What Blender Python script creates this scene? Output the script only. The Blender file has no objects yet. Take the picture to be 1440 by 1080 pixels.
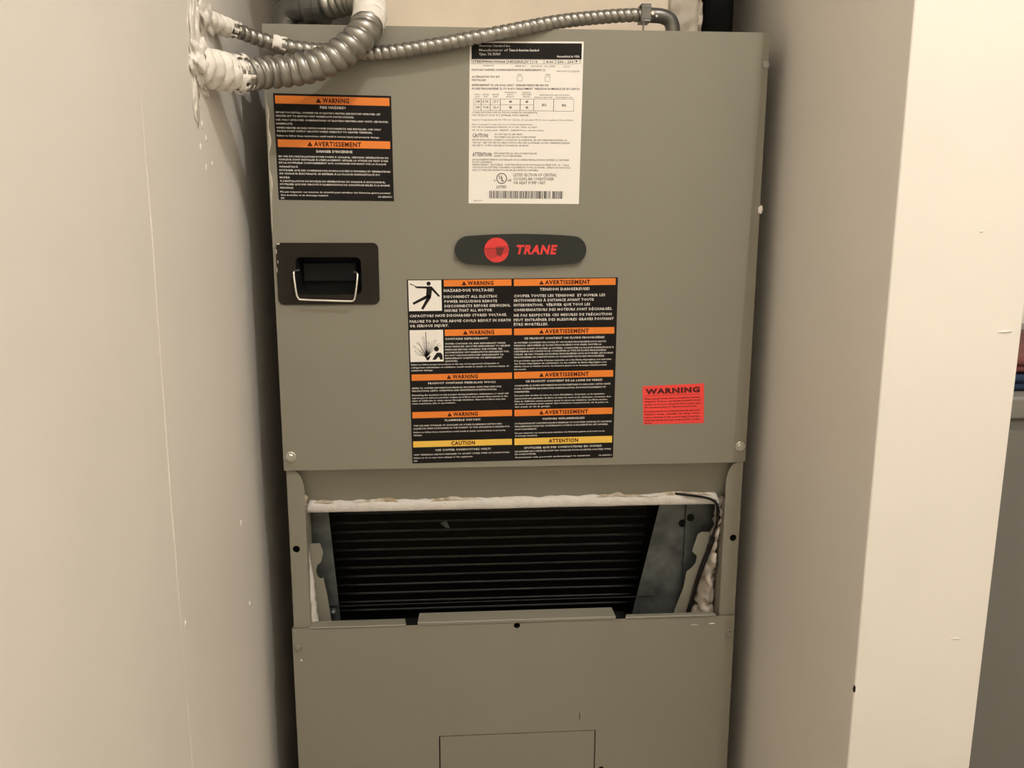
import bpy, bmesh, math, random
from mathutils import Vector, Matrix, noise
from mathutils.geometry import tessellate_polygon

random.seed(7)
scene = bpy.context.scene
COL = scene.collection

# ---------------------------------------------------------------- camera, light, exposure
cam_data = bpy.data.cameras.new('camera')
cam_data.sensor_width = 36.0
cam_data.lens = 36.0 * 1250.0 / 1440.0
cam_data.clip_start = 0.02
cam = bpy.data.objects.new('camera', cam_data)
COL.objects.link(cam)
cam.matrix_world = (Matrix.Translation((-0.09219, -1.09671, 1.36069))
                    @ Matrix.Rotation(-0.07492, 4, 'Z') @ Matrix.Rotation(-0.20161, 4, 'X')
                    @ Matrix.Rotation(-0.0034, 4, 'Y') @ Matrix.Rotation(math.pi / 2, 4, 'X'))
scene.camera = cam

world = bpy.data.worlds.new('world')
scene.world = world
world.use_nodes = True
world.node_tree.nodes['Background'].inputs[0].default_value = (0.02, 0.018, 0.015, 1)

LAMPS = []                        # position, watts, bulb radius
for pos, watt, rad in (((0.45, -1.17, 2.88), 42.5, 0.016),):
    ld = bpy.data.lights.new('bulb_light', 'POINT')
    ld.energy = watt
    ld.color = (1.0, 0.975, 0.950)
    ld.shadow_soft_size = rad
    LAMPS.append((pos, ld, rad))

vs = scene.view_settings
vs.view_transform = 'Standard'
vs.look = 'None'
vs.gamma = 1.0
vs.exposure = 0.0
vs.use_curve_mapping = False


# ---------------------------------------------------------------- helpers
def tag(o, label=None, cat=None, group=None, kind=None):
    if label: o['label'] = label
    if cat: o['category'] = cat
    if group: o['group'] = group
    if kind: o['kind'] = kind
    return o


def empty(name, loc=(0, 0, 0)):
    o = bpy.data.objects.new(name, None)
    o.empty_display_size = 0.05
    o.location = loc
    COL.objects.link(o)
    return o


def link(name, me, material, parent=None, smooth=False, bevel=0.0, segs=2):
    if material: me.materials.append(material)
    o = bpy.data.objects.new(name, me)
    COL.objects.link(o)
    if parent:
        o.parent = parent
        if parent.parent is None: o.matrix_parent_inverse = Matrix.Translation(-parent.location)
    if smooth:
        for p in me.polygons: p.use_smooth = True
    if bevel:
        m = o.modifiers.new('bevel', 'BEVEL')
        m.width = bevel; m.segments = segs; m.limit_method = 'ANGLE'; m.angle_limit = math.radians(40)
    return o


def bm_obj(name, bm, material, parent=None, **k):
    bmesh.ops.recalc_face_normals(bm, faces=bm.faces)
    me = bpy.data.meshes.new(name)
    bm.to_mesh(me); bm.free()
    return link(name, me, material, parent, **k)


def add_box(bm, x0, x1, y0, y1, z0, z1):
    v = [bm.verts.new(p) for p in ((x0, y0, z0), (x1, y0, z0), (x1, y1, z0), (x0, y1, z0),
                                   (x0, y0, z1), (x1, y0, z1), (x1, y1, z1), (x0, y1, z1))]
    for f in ((0, 3, 2, 1), (4, 5, 6, 7), (0, 1, 5, 4), (1, 2, 6, 5), (2, 3, 7, 6), (3, 0, 4, 7)):
        bm.faces.new([v[i] for i in f])


def box(name, x0, x1, y0, y1, z0, z1, material, parent=None, **k):
    bm = bmesh.new(); add_box(bm, x0, x1, y0, y1, z0, z1)
    return bm_obj(name, bm, material, parent, **k)


def rrect(x0, x1, z0, z1, r, n=5):
    pts = []
    for cx, cz, a in ((x1 - r, z1 - r, 0), (x0 + r, z1 - r, 90), (x0 + r, z0 + r, 180), (x1 - r, z0 + r, 270)):
        for i in range(n + 1):
            t = math.radians(a + 90 * i / n)
            pts.append((cx + r * math.cos(t), cz + r * math.sin(t)))
    return pts


def circle(cx, cz, r, n=20):
    return [(cx + r * math.cos(2 * math.pi * i / n), cz + r * math.sin(2 * math.pi * i / n)) for i in range(n)]


def plate(name, outer, y, th, material, parent=None, holes=(), fn=None, **k):
    """sheet lying in the x-z plane, front at y, holes cut through; fn maps (x, y, z)"""
    loops = [outer] + list(holes)
    bm = bmesh.new()
    fr, bk = [], []
    for lp in loops:
        a, b = [], []
        for x, z in lp:
            p, q = Vector((x, y, z)), Vector((x, y + th, z))
            if fn: p, q = fn(p), fn(q)
            a.append(bm.verts.new(p)); b.append(bm.verts.new(q))
        fr += a; bk += b
        n = len(a)
        for i in range(n):
            bm.faces.new((a[i], a[(i + 1) % n], b[(i + 1) % n], b[i]))
    for t in tessellate_polygon([[Vector((x, z, 0)) for x, z in lp] for lp in loops]):
        try:
            bm.faces.new([fr[i] for i in t]); bm.faces.new([bk[i] for i in reversed(t)])
        except ValueError:
            pass
    return bm_obj(name, bm, material, parent, **k)


def prism(name, foot, z0, z1, material, parent=None, **k):
    bm = bmesh.new()
    a = [bm.verts.new((x, y, z0)) for x, y in foot]
    b = [bm.verts.new((x, y, z1)) for x, y in foot]
    n = len(foot)
    bm.faces.new(a); bm.faces.new(list(reversed(b)))
    for i in range(n): bm.faces.new((a[i], a[(i + 1) % n], b[(i + 1) % n], b[i]))
    return bm_obj(name, bm, material, parent, **k)


def spline(pts, step):
    """Catmull-Rom through pts, resampled every step"""
    P = [Vector(p) for p in pts]
    P = [P[0] * 2 - P[1]] + P + [P[-1] * 2 - P[-2]]
    d = []
    for i in range(1, len(P) - 2):
        for k in range(40):
            t = k / 40
            a, b, c, e = P[i - 1], P[i], P[i + 1], P[i + 2]
            d.append(0.5 * ((2 * b) + (c - a) * t + (2 * a - 5 * b + 4 * c - e) * t * t + (3 * b - a - 3 * c + e) * t ** 3))
    d.append(P[-2])
    out, acc = [d[0]], 0.0
    for i in range(1, len(d)):
        seg = (d[i] - d[i - 1]).length
        while acc + seg >= step:
            t = (step - acc) / seg
            q = d[i - 1].lerp(d[i], t)
            out.append(q); d[i - 1] = q
            seg = (d[i] - q).length; acc = 0.0
        acc += seg
    return out


def sweep(bm, pts, rad, nseg=20, caps=True):
    """tube along dense points; rad(i, theta) gives the radius"""
    n = len(pts)
    T = [(pts[min(i + 1, n - 1)] - pts[max(i - 1, 0)]).normalized() for i in range(n)]
    u = T[0].orthogonal().normalized()
    rings = []
    for i in range(n):
        u = (u - T[i] * u.dot(T[i])).normalized()
        w = T[i].cross(u)
        rings.append([bm.verts.new(pts[i] + (u * math.cos(a) + w * math.sin(a)) * rad(i, a))
                      for a in (2 * math.pi * k / nseg for k in range(nseg))])
    for i in range(n - 1):
        for k in range(nseg):
            bm.faces.new((rings[i][k], rings[i][(k + 1) % nseg], rings[i + 1][(k + 1) % nseg], rings[i + 1][k]))
    if caps:
        bm.faces.new(rings[0]); bm.faces.new(list(reversed(rings[-1])))


def tube(name, pts, r, material, parent=None, step=0.003, nseg=12, **k):
    bm = bmesh.new()
    sweep(bm, spline(pts, step), lambda i, a: r, nseg)
    return bm_obj(name, bm, material, parent, smooth=True, **k)


def lathe(bm, prof, origin, axis, nseg=24):
    """closed profile of (radius, distance along axis)"""
    axis = Vector(axis).normalized()
    u = axis.orthogonal().normalized(); w = axis.cross(u); o = Vector(origin)
    rings = []
    for r, h in prof:
        rings.append([bm.verts.new(o + axis * h + (u * math.cos(a) + w * math.sin(a)) * max(r, 1e-5))
                      for a in (2 * math.pi * k / nseg for k in range(nseg))])
    for i in range(len(prof) - 1):
        for k in range(nseg):
            bm.faces.new((rings[i][k], rings[i][(k + 1) % nseg], rings[i + 1][(k + 1) % nseg], rings[i + 1][k]))
    bm.faces.new(rings[0]); bm.faces.new(list(reversed(rings[-1])))


def nz(p, s, seed=0.0):
    return noise.noise(Vector(p) * s + Vector((seed, seed * 1.7, -seed)))


def crumple(name, outline, y, depth, amp, scale, material, parent, seed=0.0, nu=7, nv=30):
    """lumpy sheet between a left and a right polyline (given from top to bottom)"""
    L, R = outline
    def at(pl, t):
        f = t * (len(pl) - 1); i = min(int(f), len(pl) - 2)
        a, b = Vector((*pl[i], 0)), Vector((*pl[i + 1], 0))
        return a.lerp(b, f - i)
    bm = bmesh.new(); g = []
    for j in range(nv + 1):
        t = j / nv; a, b = at(L, t), at(R, t); row = []
        for i in range(nu + 1):
            s = i / nu; p = a.lerp(b, s)
            q = Vector((p.x, y + depth * abs(2 * s - 1), p.y))
            dn = nz(q, scale, seed) * amp
            edge = nz(q, scale * 1.3, seed + 9) * amp * 0.6
            row.append(bm.verts.new(q + Vector((edge, dn, edge * 0.5))))
        g.append(row)
    for j in range(nv):
        for i in range(nu):
            bm.faces.new((g[j][i], g[j][i + 1], g[j + 1][i + 1], g[j + 1][i]))
    o = bm_obj(name, bm, material, parent, smooth=True)
    m = o.modifiers.new('solid', 'SOLIDIFY'); m.thickness = 0.0015; m.offset = 0
    return o


# ---------------------------------------------------------------- materials
def material(name, col, rough=0.6, metal=0.0, vary=0.0, scale=8.0, bump=0.0, bscale=60.0, second=None, spots=None,
             stretch=None, spec=None, coat=0.0):
    m = bpy.data.materials.new(name)
    m.use_nodes = True
    nt = m.node_tree; nd = nt.nodes; ln = nt.links
    b = nd['Principled BSDF']
    b.inputs['Base Color'].default_value = (*col, 1)
    b.inputs['Roughness'].default_value = rough
    b.inputs['Metallic'].default_value = metal
    if spec is not None: b.inputs['Specular IOR Level'].default_value = spec
    if coat: b.inputs['Coat Weight'].default_value = coat
    tc = nd.new('ShaderNodeTexCoord')
    src = tc.outputs['Object']
    if stretch:
        mp = nd.new('ShaderNodeMapping'); mp.inputs['Scale'].default_value = stretch
        ln.new(src, mp.inputs['Vector']); src = mp.outputs['Vector']
    if vary or second:
        n = nd.new('ShaderNodeTexNoise'); n.inputs['Scale'].default_value = scale; n.inputs['Detail'].default_value = 5
        ln.new(src, n.inputs['Vector'])
        r = nd.new('ShaderNodeValToRGB')
        lo, hi = (0.3, 0.7) if not spots else spots
        r.color_ramp.elements[0].position = lo; r.color_ramp.elements[1].position = hi
        c2 = second if second else tuple(min(1, c * (1 + vary)) for c in col)
        c1 = col if second else tuple(c * (1 - vary) for c in col)
        r.color_ramp.elements[0].color = (*c1, 1); r.color_ramp.elements[1].color = (*c2, 1)
        ln.new(n.outputs['Fac'], r.inputs['Fac']); ln.new(r.outputs['Color'], b.inputs['Base Color'])
    if bump:
        n2 = nd.new('ShaderNodeTexNoise'); n2.inputs['Scale'].default_value = bscale; n2.inputs['Detail'].default_value = 4
        ln.new(src, n2.inputs['Vector'])
        bp = nd.new('ShaderNodeBump'); bp.inputs['Strength'].default_value = bump; bp.inputs['Distance'].default_value = 0.002
        ln.new(n2.outputs['Fac'], bp.inputs['Height']); ln.new(bp.outputs['Normal'], b.inputs['Normal'])
    return m


M = {}
M['wall'] = material('wall_paint', (0.875, 0.825, 0.745), 0.62, vary=0.025, scale=5, bump=0.10, bscale=25)
M['plaster'] = material('plaster', (0.86, 0.81, 0.72), 0.6, vary=0.10, scale=60, bump=0.5, bscale=140)
M['floor'] = material('floor_vinyl', (0.66, 0.60, 0.51), 0.5, vary=0.15, scale=6)
M['ceiling'] = material('ceiling_paint', (0.87, 0.84, 0.79), 0.8, vary=0.02, scale=6)
M['grey'] = material('grey_enamel', (0.258, 0.241, 0.187), 0.45, vary=0.03, scale=5, bump=0.03, bscale=18)
M['grey_bare'] = material('grey_enamel_screw', (0.32, 0.31, 0.27), 0.35, vary=0.1, scale=200)
M['dark'] = material('interior_shade_black', (0.012, 0.011, 0.010), 0.9, vary=0.2, scale=40, spec=0.12)  # near-black stands in for shade inside the cabinet and behind its holes
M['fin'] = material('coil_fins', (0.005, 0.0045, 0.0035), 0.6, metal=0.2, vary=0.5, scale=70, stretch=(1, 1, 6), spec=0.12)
M['tube'] = material('coil_tube_metal', (0.020, 0.018, 0.014), 0.55, metal=0.3, vary=0.4, scale=60)
M['galv'] = material('galvanised_steel', (0.115, 0.125, 0.120), 0.38, metal=0.55, vary=0.35, scale=45, bump=0.05, bscale=60)
M['flex'] = material('conduit_steel', (0.34, 0.325, 0.29), 0.38, metal=0.85, vary=0.14, scale=60, bump=0.05, bscale=200)
M['zinc_dark'] = material('connector_zinc', (0.16, 0.155, 0.14), 0.38, metal=0.75, vary=0.2, scale=60)
M['zinc'] = material('screw_zinc', (0.62, 0.60, 0.54), 0.3, metal=0.85, vary=0.1, scale=150)
M['chrome'] = material('bail_wire', (0.86, 0.84, 0.78), 0.22, metal=0.9, vary=0.03, scale=80)
M['hplate'] = material('handle_plate_plastic', (0.024, 0.020, 0.015), 0.6, vary=0.15, scale=15, spec=0.12)
M['well'] = material('handle_well_plastic', (0.010, 0.010, 0.0095), 0.5, vary=0.1, scale=20, spec=0.12)
M['badge'] = material('badge_plastic', (0.038, 0.040, 0.035), 0.4, vary=0.08, scale=20, spec=0.12)
M['red'] = material('badge_red', (0.78, 0.045, 0.040), 0.5, vary=0.03, scale=40)
M['dkred'] = material('badge_dark_red', (0.16, 0.020, 0.015), 0.5, vary=0.05, scale=40)
M['lab_black'] = material('label_black', (0.014, 0.012, 0.011), 0.45, vary=0.1, scale=30, spec=0.12)
M['lab_white'] = material('label_white', (0.94, 0.89, 0.81), 0.55, vary=0.015, scale=15)
M['lab_orange'] = material('label_orange', (0.86, 0.235, 0.025), 0.5, vary=0.04, scale=20)
M['lab_yellow'] = material('label_yellow', (0.90, 0.56, 0.085), 0.5, vary=0.03, scale=20)
M['lab_red'] = material('label_fluorescent_red', (0.95, 0.070, 0.055), 0.55, vary=0.02, scale=20)
M['ink_white'] = material('ink_white', (0.74, 0.70, 0.63), 0.55, vary=0.02, scale=60)
M['ink_black'] = material('ink_black', (0.022, 0.019, 0.017), 0.5, vary=0.05, scale=60, spec=0.12)
M['ink_maroon'] = material('ink_on_orange', (0.075, 0.015, 0.008), 0.5, vary=0.05, scale=60, spec=0.12)
M['ink_darkred'] = material('ink_on_red', (0.10, 0.004, 0.004), 0.5, vary=0.05, scale=60)
M['fibre'] = material('white_insulation', (0.70, 0.66, 0.60), 0.85, vary=0.06, scale=70, bump=0.6, bscale=260)
M['stain'] = material('stained_insulation', (0.40, 0.31, 0.20), 0.9, scale=45, second=(0.66, 0.60, 0.51), spots=(0.42, 0.60), bump=0.6, bscale=200)
M['foil'] = material('crumpled_liner', (0.46, 0.40, 0.33), 0.35, vary=0.25, scale=50, bump=0.5, bscale=120)
M['wire'] = material('black_wire', (0.016, 0.014, 0.013), 0.4, vary=0.1, scale=40, spec=0.12)
M['duct'] = material('duct_board', (0.78, 0.67, 0.53), 0.7, vary=0.05, scale=14, bump=0.2, bscale=60)
M['tape'] = material('duct_tape_aged', (0.46, 0.40, 0.32), 0.5, vary=0.12, scale=30, bump=0.4, bscale=60)
M['foam'] = material('black_pipe_foam', (0.016, 0.016, 0.015), 0.85, vary=0.25, scale=50, bump=0.3, bscale=150, spec=0.12)
M['grey2'] = material('grey_cabinet_enamel', (0.165, 0.158, 0.140), 0.5, vary=0.04, scale=6)
M['grey2rim'] = material('grey_cabinet_rim', (0.20, 0.19, 0.17), 0.45, vary=0.04, scale=6)
M['cloth_red'] = material('red_cloth', (0.15, 0.042, 0.034), 0.9, vary=0.2, scale=50, bump=0.4, bscale=300)
M['cloth_blue'] = material('blue_cloth', (0.009, 0.024, 0.060), 0.9, vary=0.3, scale=50, bump=0.4, bscale=300)
M['ceramic'] = material('lamp_porcelain', (0.8, 0.78, 0.74), 0.3, vary=0.02, scale=20)

# ---------------------------------------------------------------- the room
LX, LY = -0.339, -0.317          # closet left corner
RX, RY = 0.325, -0.287           # partition corner
RX2 = 0.4625
H = 3.0


def struct(o): return tag(o, kind='structure')


struct(box('floor', -0.459, 1.6, -1.85, 0.85, -0.05, 0.0, M['floor']))
struct(box('ceiling', -0.459, 1.6, -1.85, 0.85, H, H + 0.05, M['ceiling']))
wall_l = struct(box('wall_left', LX - 0.12, LX, -1.85, 0.75, 0, H, M['wall']))
wall_r = struct(prism('wall_right', [(RX, RY), (RX2, RY + 0.003), (RX2, 0.75), (RX, 0.75)], 0, H, M['wall'], bevel=0.002, segs=3))
struct(box('wall_back', LX - 0.12, 1.5, 0.75, 0.85, 0, H, M['wall']))
struct(box('shade_header', LX, RX, -0.30, -0.20, 2.03, H, M['wall']))  # unseen header added, its underside set to shade the space above the cabinet
struct(box('wall_rear', LX, 1.5, -1.85, -1.75, 0, H, M['wall']))
struct(box('wall_far_right', 1.5, 1.6, -1.85, 0.85, 0, H, M['wall']))

# thin raised line of paint along a joint in the left wall
bm = bmesh.new()
z = 0.3
prev = None
while z < 2.2:
    wdt = 0.0012 + 0.0022 * max(0, nz((0, 0, z), 14))
    out = max(0.0, 0.0011 * nz((0, 0, z), 9, 4) + 0.0007)
    y0 = LY + 0.0035 * nz((0, 0, z), 5, 2)
    ring = [bm.verts.new((LX - 0.0002, y0 - wdt / 2, z)), bm.verts.new((LX + out, y0, z)), bm.verts.new((LX - 0.0002, y0 + wdt / 2, z))]
    if prev:
        for i in range(2): bm.faces.new((prev[i], prev[i + 1], ring[i + 1], ring[i]))
    prev = ring
    z += 0.012
bm_obj('paint_ridge', bm, M['plaster'], wall_l, smooth=True)


def blob(name, c, s, amp, scale, mat, parent, seed=0.0, sub=3):
    bm = bmesh.new()
    bmesh.ops.create_icosphere(bm, subdivisions=sub, radius=1.0)
    for v in bm.verts:
        k = 1 + amp * nz(v.co, scale, seed) + amp * 0.45 * nz(v.co, scale * 3.1, seed + 5)
        v.co = Vector((c[0] + v.co.x * s[0] * k, c[1] + v.co.y * s[1] * k, c[2] + v.co.z * s[2] * k))
    return bm_obj(name, bm, mat, parent, smooth=True)


for (yy, zz, s) in ((-0.13, 1.437, .0035), (-0.118, 1.425, .0025), (-0.142, 1.415, .003), (-0.125, 1.395, .003), (-0.1, 1.40, .0022),
                    (-0.305, 0.972, .0035), (-0.07, 0.985, .003), (-0.05, 0.872, .0028)):
    blob('paint_drip', (LX, yy, zz), (0.0012, s * .7, s * 1.3), 0.5, 1.6, M['plaster'], wall_l, yy * 100, 2)
for (xx, zz, w, h) in ((0.365, 1.108, .011, .0012), (0.41, 1.335, .003, .002), (0.445, 1.24, .008, .001), (0.40, 0.83, .014, .0008), (0.43, 0.92, .006, .0008)):
    blob('paint_scuff', (xx, RY + 0.0030, zz), (w, 0.0018, h), 0.4, 1.5, M['plaster'], wall_r, xx * 90, 2)
blob('corner_nick', (RX + 0.0006, RY + 0.0012, 0.868), (0.0012, 0.0018, 0.0045), 0.4, 1.5, M['hplate'], wall_r, 3, 2)
# plaster daubed where the conduits leave the wall
for c, d, am, sc, sd in (((LX, -0.100, 1.549), (0.0075, 0.036, 0.017), 0.6, 1.9, 1.0), ((LX, -0.126, 1.500), (0.0105, 0.036, 0.021), 0.6, 2.0, 5.0),
                         ((LX, -0.138, 1.524), (0.0040, 0.020, 0.046), 0.6, 2.3, 8.0), ((LX, -0.150, 1.462), (0.0020, 0.009, 0.026), 0.6, 2.3, 12.0),
                         ((LX, -0.105, 1.478), (0.0030, 0.016, 0.011), 0.6, 2.3, 15.0)):
    blob('plaster_patch', c, d, am, sc, M['plaster'], wall_l, sd, 4)

# ---------------------------------------------------------------- ceiling lamp (behind and above the camera's view)
for (pos, ld, rad), text in zip(LAMPS, ('porcelain ceiling lampholder with a small bare bulb in front of the closet',)):
    lamp = empty('ceiling_lamp', (pos[0], pos[1], H))
    tag(lamp, text, 'lamp')
    d = H - pos[2] - rad
    bm = bmesh.new(); lathe(bm, [(0.055, 0.0), (0.055, 0.012), (0.035, 0.022), (0.022, 0.026), (0.022, max(d, 0.03))], (pos[0], pos[1], H), (0, 0, -1))
    bm_obj('lampholder', bm, M['ceramic'], lamp, smooth=False)
    lo = bpy.data.objects.new('bulb', ld)
    COL.objects.link(lo)
    lo.location = pos
    lo.parent = lamp
    lo.matrix_parent_inverse = Matrix.Translation((-pos[0], -pos[1], -H))

# ---------------------------------------------------------------- the air handler
ah = empty('air_handler', (0, 0, 0))
tag(ah, 'tall grey metal air handler cabinet filling the closet, coil opening in its middle', 'air handler')
W2, TOP, MID, LOW, DEP = 0.2985, 1.56, 1.0275, 0.8107, 0.56

bm = bmesh.new()
for s in (-1, 1):
    add_box(bm, *sorted((s * 0.2955, s * 0.2970)), 0.006, DEP, 0.0, TOP - 0.003)
add_box(bm, -0.2955, 0.2955, DEP - 0.0015, DEP, 0.0, TOP - 0.003)
add_box(bm, -0.2970, 0.2970, 0.0205, DEP, TOP - 0.003, TOP - 0.0002)
add_box(bm, -0.2955, 0.2955, 0.006, DEP - 0.0015, 0.0, 0.0015)
bm_obj('casing', bm, M['grey'], ah)
bm = bmesh.new()
for s in (-1, 1):
    add_box(bm, *sorted((s * 0.2935, s * 0.2950)), 0.050, DEP - 0.01, 0.01, 1.02)
add_box(bm, -0.2935, 0.2935, DEP - 0.012, DEP - 0.01, 0.01, 1.02)
add_box(bm, -0.2935, 0.2935, 0.085, DEP - 0.01, 1.000, 1.002)
bm_obj('shade_liner', bm, M['dark'], ah)  # dark sheets added so the cabinet's inside stays in shade

# upper front panel, its right-hand strip bent back a little
WELL = (-0.2720, -0.1940, 1.2500, 1.2950)
fp = plate('front_panel', [(-W2, MID), (0.2799, MID), (0.2822, 1.16), (0.2896, 1.50), (0.2894, TOP), (-W2, TOP)], 0.0, 0.0012,
           M['grey'], ah, holes=[list(reversed(rrect(*WELL, 0.006)))])
bm = bmesh.new()
prev = None
for x, z in ((0.2799, MID), (0.2822, 1.16), (0.2896, 1.50), (0.2894, TOP)):
    dp = 0.0030
    r = [bm.verts.new(p) for p in ((x, 0.0, z), (W2, dp, z), (W2, dp + 0.0012, z), (x, 0.0012, z))]
    if prev:
        for i in range(4): bm.faces.new((prev[i], prev[(i + 1) % 4], r[(i + 1) % 4], r[i]))
    else:
        bm.faces.new(list(reversed(r)))
    prev = r
bm.faces.new(prev)
bm_obj('edge_strip', bm, M['grey'], fp)
box('side_flange', -W2, -W2 + 0.0012, 0.0012, 0.020, MID, TOP, M['grey'], fp)
box('side_flange', W2 - 0.0012, W2, 0.0040, 0.020, MID, TOP, M['grey'], fp)
box('top_flange', -W2, 0.2894, 0.0012, 0.020, TOP - 0.0012, TOP, M['grey'], fp, bevel=0.0004)


def screw(x, z, y, parent, mat, r=0.0048):
    bm = bmesh.new()
    lathe(bm, [(r * 1.35, 0.0), (r * 1.35, 0.0008), (r * 1.2, 0.0012)], (x, y, z), (0, -1, 0), 20)
    lathe(bm, [(r * 0.92, 0.0010), (r * 0.92, 0.0040), (r * 0.75, 0.0046)], (x, y, z), (0, -1, 0), 6)
    return bm_obj('screw', bm, mat, parent)


screw(-0.2890, 1.0459, 0.0, fp, M['zinc'])
screw(0.2900, 1.0489, 0.0016, fp, M['zinc'])
screw(0.2935, 1.5228, 0.0016, fp, M['grey_bare'], 0.0042)
# bare, dented left edge and a drip of white paint on the right edge
bm = bmesh.new(); prev = None
for j in range(46):
    z = 1.515 - j * 0.0042
    k = max(0.0, nz((0, 0, z), 38, 3) + 0.12) * math.sin(math.pi * j / 45)
    r = [bm.verts.new((-W2 - 0.0006, 0.0010, z)), bm.verts.new((-W2 + 0.001, -0.0004 - 0.002 * k, z)), bm.verts.new((-W2 + 0.0012 + 0.008 * k, 0.0002 - 0.0004 * (k > 0.01), z))]
    if prev:
        for i in range(2): bm.faces.new((prev[i], prev[i + 1], r[i + 1], r[i]))
    prev = r
bm_obj('bare_edge', bm, M['zinc'], fp, smooth=True)
blob('paint_drip', (0.2988, 0.0020, 1.3527), (0.0030, 0.0028, 0.0056), 0.35, 1.4, M['lab_white'], fp, 2, 3)
bm = bmesh.new()
prev = None
for j in range(12):                                   # small bare curl at the top left corner, above the label
    a = math.pi * j / 11
    c = Vector((-0.276 + 0.0062 * math.cos(math.pi - a), -0.0006, 1.5205 + 0.0035 * math.sin(a)))
    r = [bm.verts.new(c + Vector((0, 0.0006, -0.0008))), bm.verts.new(c + Vector((0, -0.0008, 0))), bm.verts.new(c + Vector((0, 0.0006, 0.0008)))]
    if prev:
        for i in range(2): bm.faces.new((prev[i], prev[i + 1], r[i + 1], r[i]))
    prev = r
bm_obj('scratch', bm, M['zinc'], fp, smooth=True)

# recessed handle
hp = plate('handle_plate', rrect(-0.2948, -0.1728, 1.2378, 1.3122, 0.007), -0.0018, 0.0018, M['hplate'], ah,
           holes=[list(reversed(rrect(*WELL, 0.006)))], bevel=0.0006)
hp['label'] = 'dark brown plastic handle surround'
bm = bmesh.new()
x0, x1, z0, z1 = WELL
rim = rrect(x0, x1, z0, z1, 0.006)
inn = rrect(x0 + 0.006, x1 - 0.006, z0 + 0.006, z1 - 0.003, 0.004)
ra = [bm.verts.new((x, -0.0016, z)) for x, z in rim]
rb = [bm.verts.new((x, 0.026 if z > (z0 + z1) / 2 else 0.020, z)) for x, z in inn]
n = len(ra)
for i in range(n): bm.faces.new((ra[i], ra[(i + 1) % n], rb[(i + 1) % n], rb[i]))
bm.faces.new(rb)
bm_obj('handle_well', bm, M['well'], hp)
bm = bmesh.new()                                      # hinge barrel housing inside the well
add_box(bm, -0.2662, -0.2005, 0.012, 0.024, 1.2640, 1.2880)
bm_obj('hinge_block', bm, M['well'], hp, bevel=0.002)
tube('bail', [(-0.2690, 0.004, 1.2790), (-0.2722, -0.001, 1.2788), (-0.2740, -0.006, 1.2765), (-0.2725, -0.009, 1.262), (-0.2708, -0.010, 1.2500),
              (-0.2690, -0.010, 1.2468), (-0.2655, -0.010, 1.2450), (-0.236, -0.010, 1.2437), (-0.2070, -0.010, 1.2428),
              (-0.2035, -0.010, 1.2440), (-0.2018, -0.010, 1.2468), (-0.1992, -0.009, 1.262), (-0.1982, -0.006, 1.2740), (-0.2000, -0.001, 1.2765), (-0.2035, 0.004, 1.2768)],
     0.0013, M['chrome'], hp, step=0.0012, nseg=10)

for cx_, cz_, sx_, sz_ in ((-0.2922, 1.3108, 0.0026, 0.0012), (-0.2942, 1.3020, 0.0008, 0.0035), (-0.2930, 1.2895, 0.0007, 0.0022), (-0.2946, 1.2800, 0.0007, 0.0040)):
    blob('edge_chip', (cx_, -0.0016, cz_), (sx_, 0.0008, sz_), 0.5, 1.6, M['zinc'], hp, cz_ * 9, 2)

# maker's badge
bd = None
pts = []
bx0, bx1, bz = -0.0805, 0.0808, 1.3037
N = 40
for side in (1, -1):
    for i in range(N + 1):
        t = -math.cos(math.pi * i / N)
        t *= side
        c = (bx0 + bx1) / 2
        hh = 0.0193 - 0.0040 * t * t
        e = max(0.0, (abs(t) - 0.815) / 0.185)
        hh *= math.sqrt(max(0.0, 1 - e * e)) if e < 1 else 0.0
        pts.append((c - t * (bx1 - bx0) / 2 * -1, bz + side * hh))
clean = []
for p in pts:
    if not clean or (Vector(p) - Vector(clean[-1])).length > 2e-4: clean.append(p)
if (Vector(clean[0]) - Vector(clean[-1])).length < 2e-4: clean.pop()
bd = plate('badge', clean, -0.0052, 0.0052, M['badge'], ah, bevel=0.0018, segs=3)
bd['label'] = 'dark charcoal maker badge with red emblem and lettering'
EX, EZ, ER = -0.0296, 1.3037, 0.0150
plate('emblem', circle(EX, EZ, ER, 40), -0.0056, 0.0005, M['red'], bd)
bm = bmesh.new()
for k in range(8):
    z = EZ + 0.0042 - k * 0.0021
    hw = math.sqrt(max(0.0, ER ** 2 - (z - EZ) ** 2)) - 0.0006
    lx0 = EX - hw + (0.0 if k else 0.0135); lx1 = EX + hw - max(0, (k - 3)) * 0.0040
    if lx1 <= lx0: continue
    add_box(bm, lx0, lx1, -0.00585, -0.0055, z - 0.00030, z + 0.00030)
bm_obj('emblem_lines', bm, M['dkred'], bd)
plate('emblem_mark', [(EX - 0.0012, EZ + 0.0030), (EX + 0.0098, EZ + 0.0030), (EX + 0.0075, EZ - 0.0015), (EX + 0.0050, EZ - 0.0080), (EX + 0.0022, EZ - 0.0062), (EX + 0.0005, EZ - 0.0062)],
      -0.0060, 0.0003, M['dkred'], bd)

# ---------------------------------------------------------------- lettering
_fc = bpy.data.curves.new('type', 'FONT')
_fo = bpy.data.objects.new('type', _fc)
COL.objects.link(_fo)
_cap = {}


def text_geo(txt, bold, shear=0.0, res=2, space=1.06):
    _fc.space_character = space; _fc.body = txt; _fc.size = 1.0; _fc.offset = bold; _fc.resolution_u = res; _fc.shear = shear
    dg = bpy.context.evaluated_depsgraph_get()
    ev = _fo.evaluated_get(dg)
    me = ev.to_mesh()
    v = [(p.co.x, p.co.y) for p in me.vertices]
    f = [tuple(p.vertices) for p in me.polygons]
    ev.to_mesh_clear()
    return v, f


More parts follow.
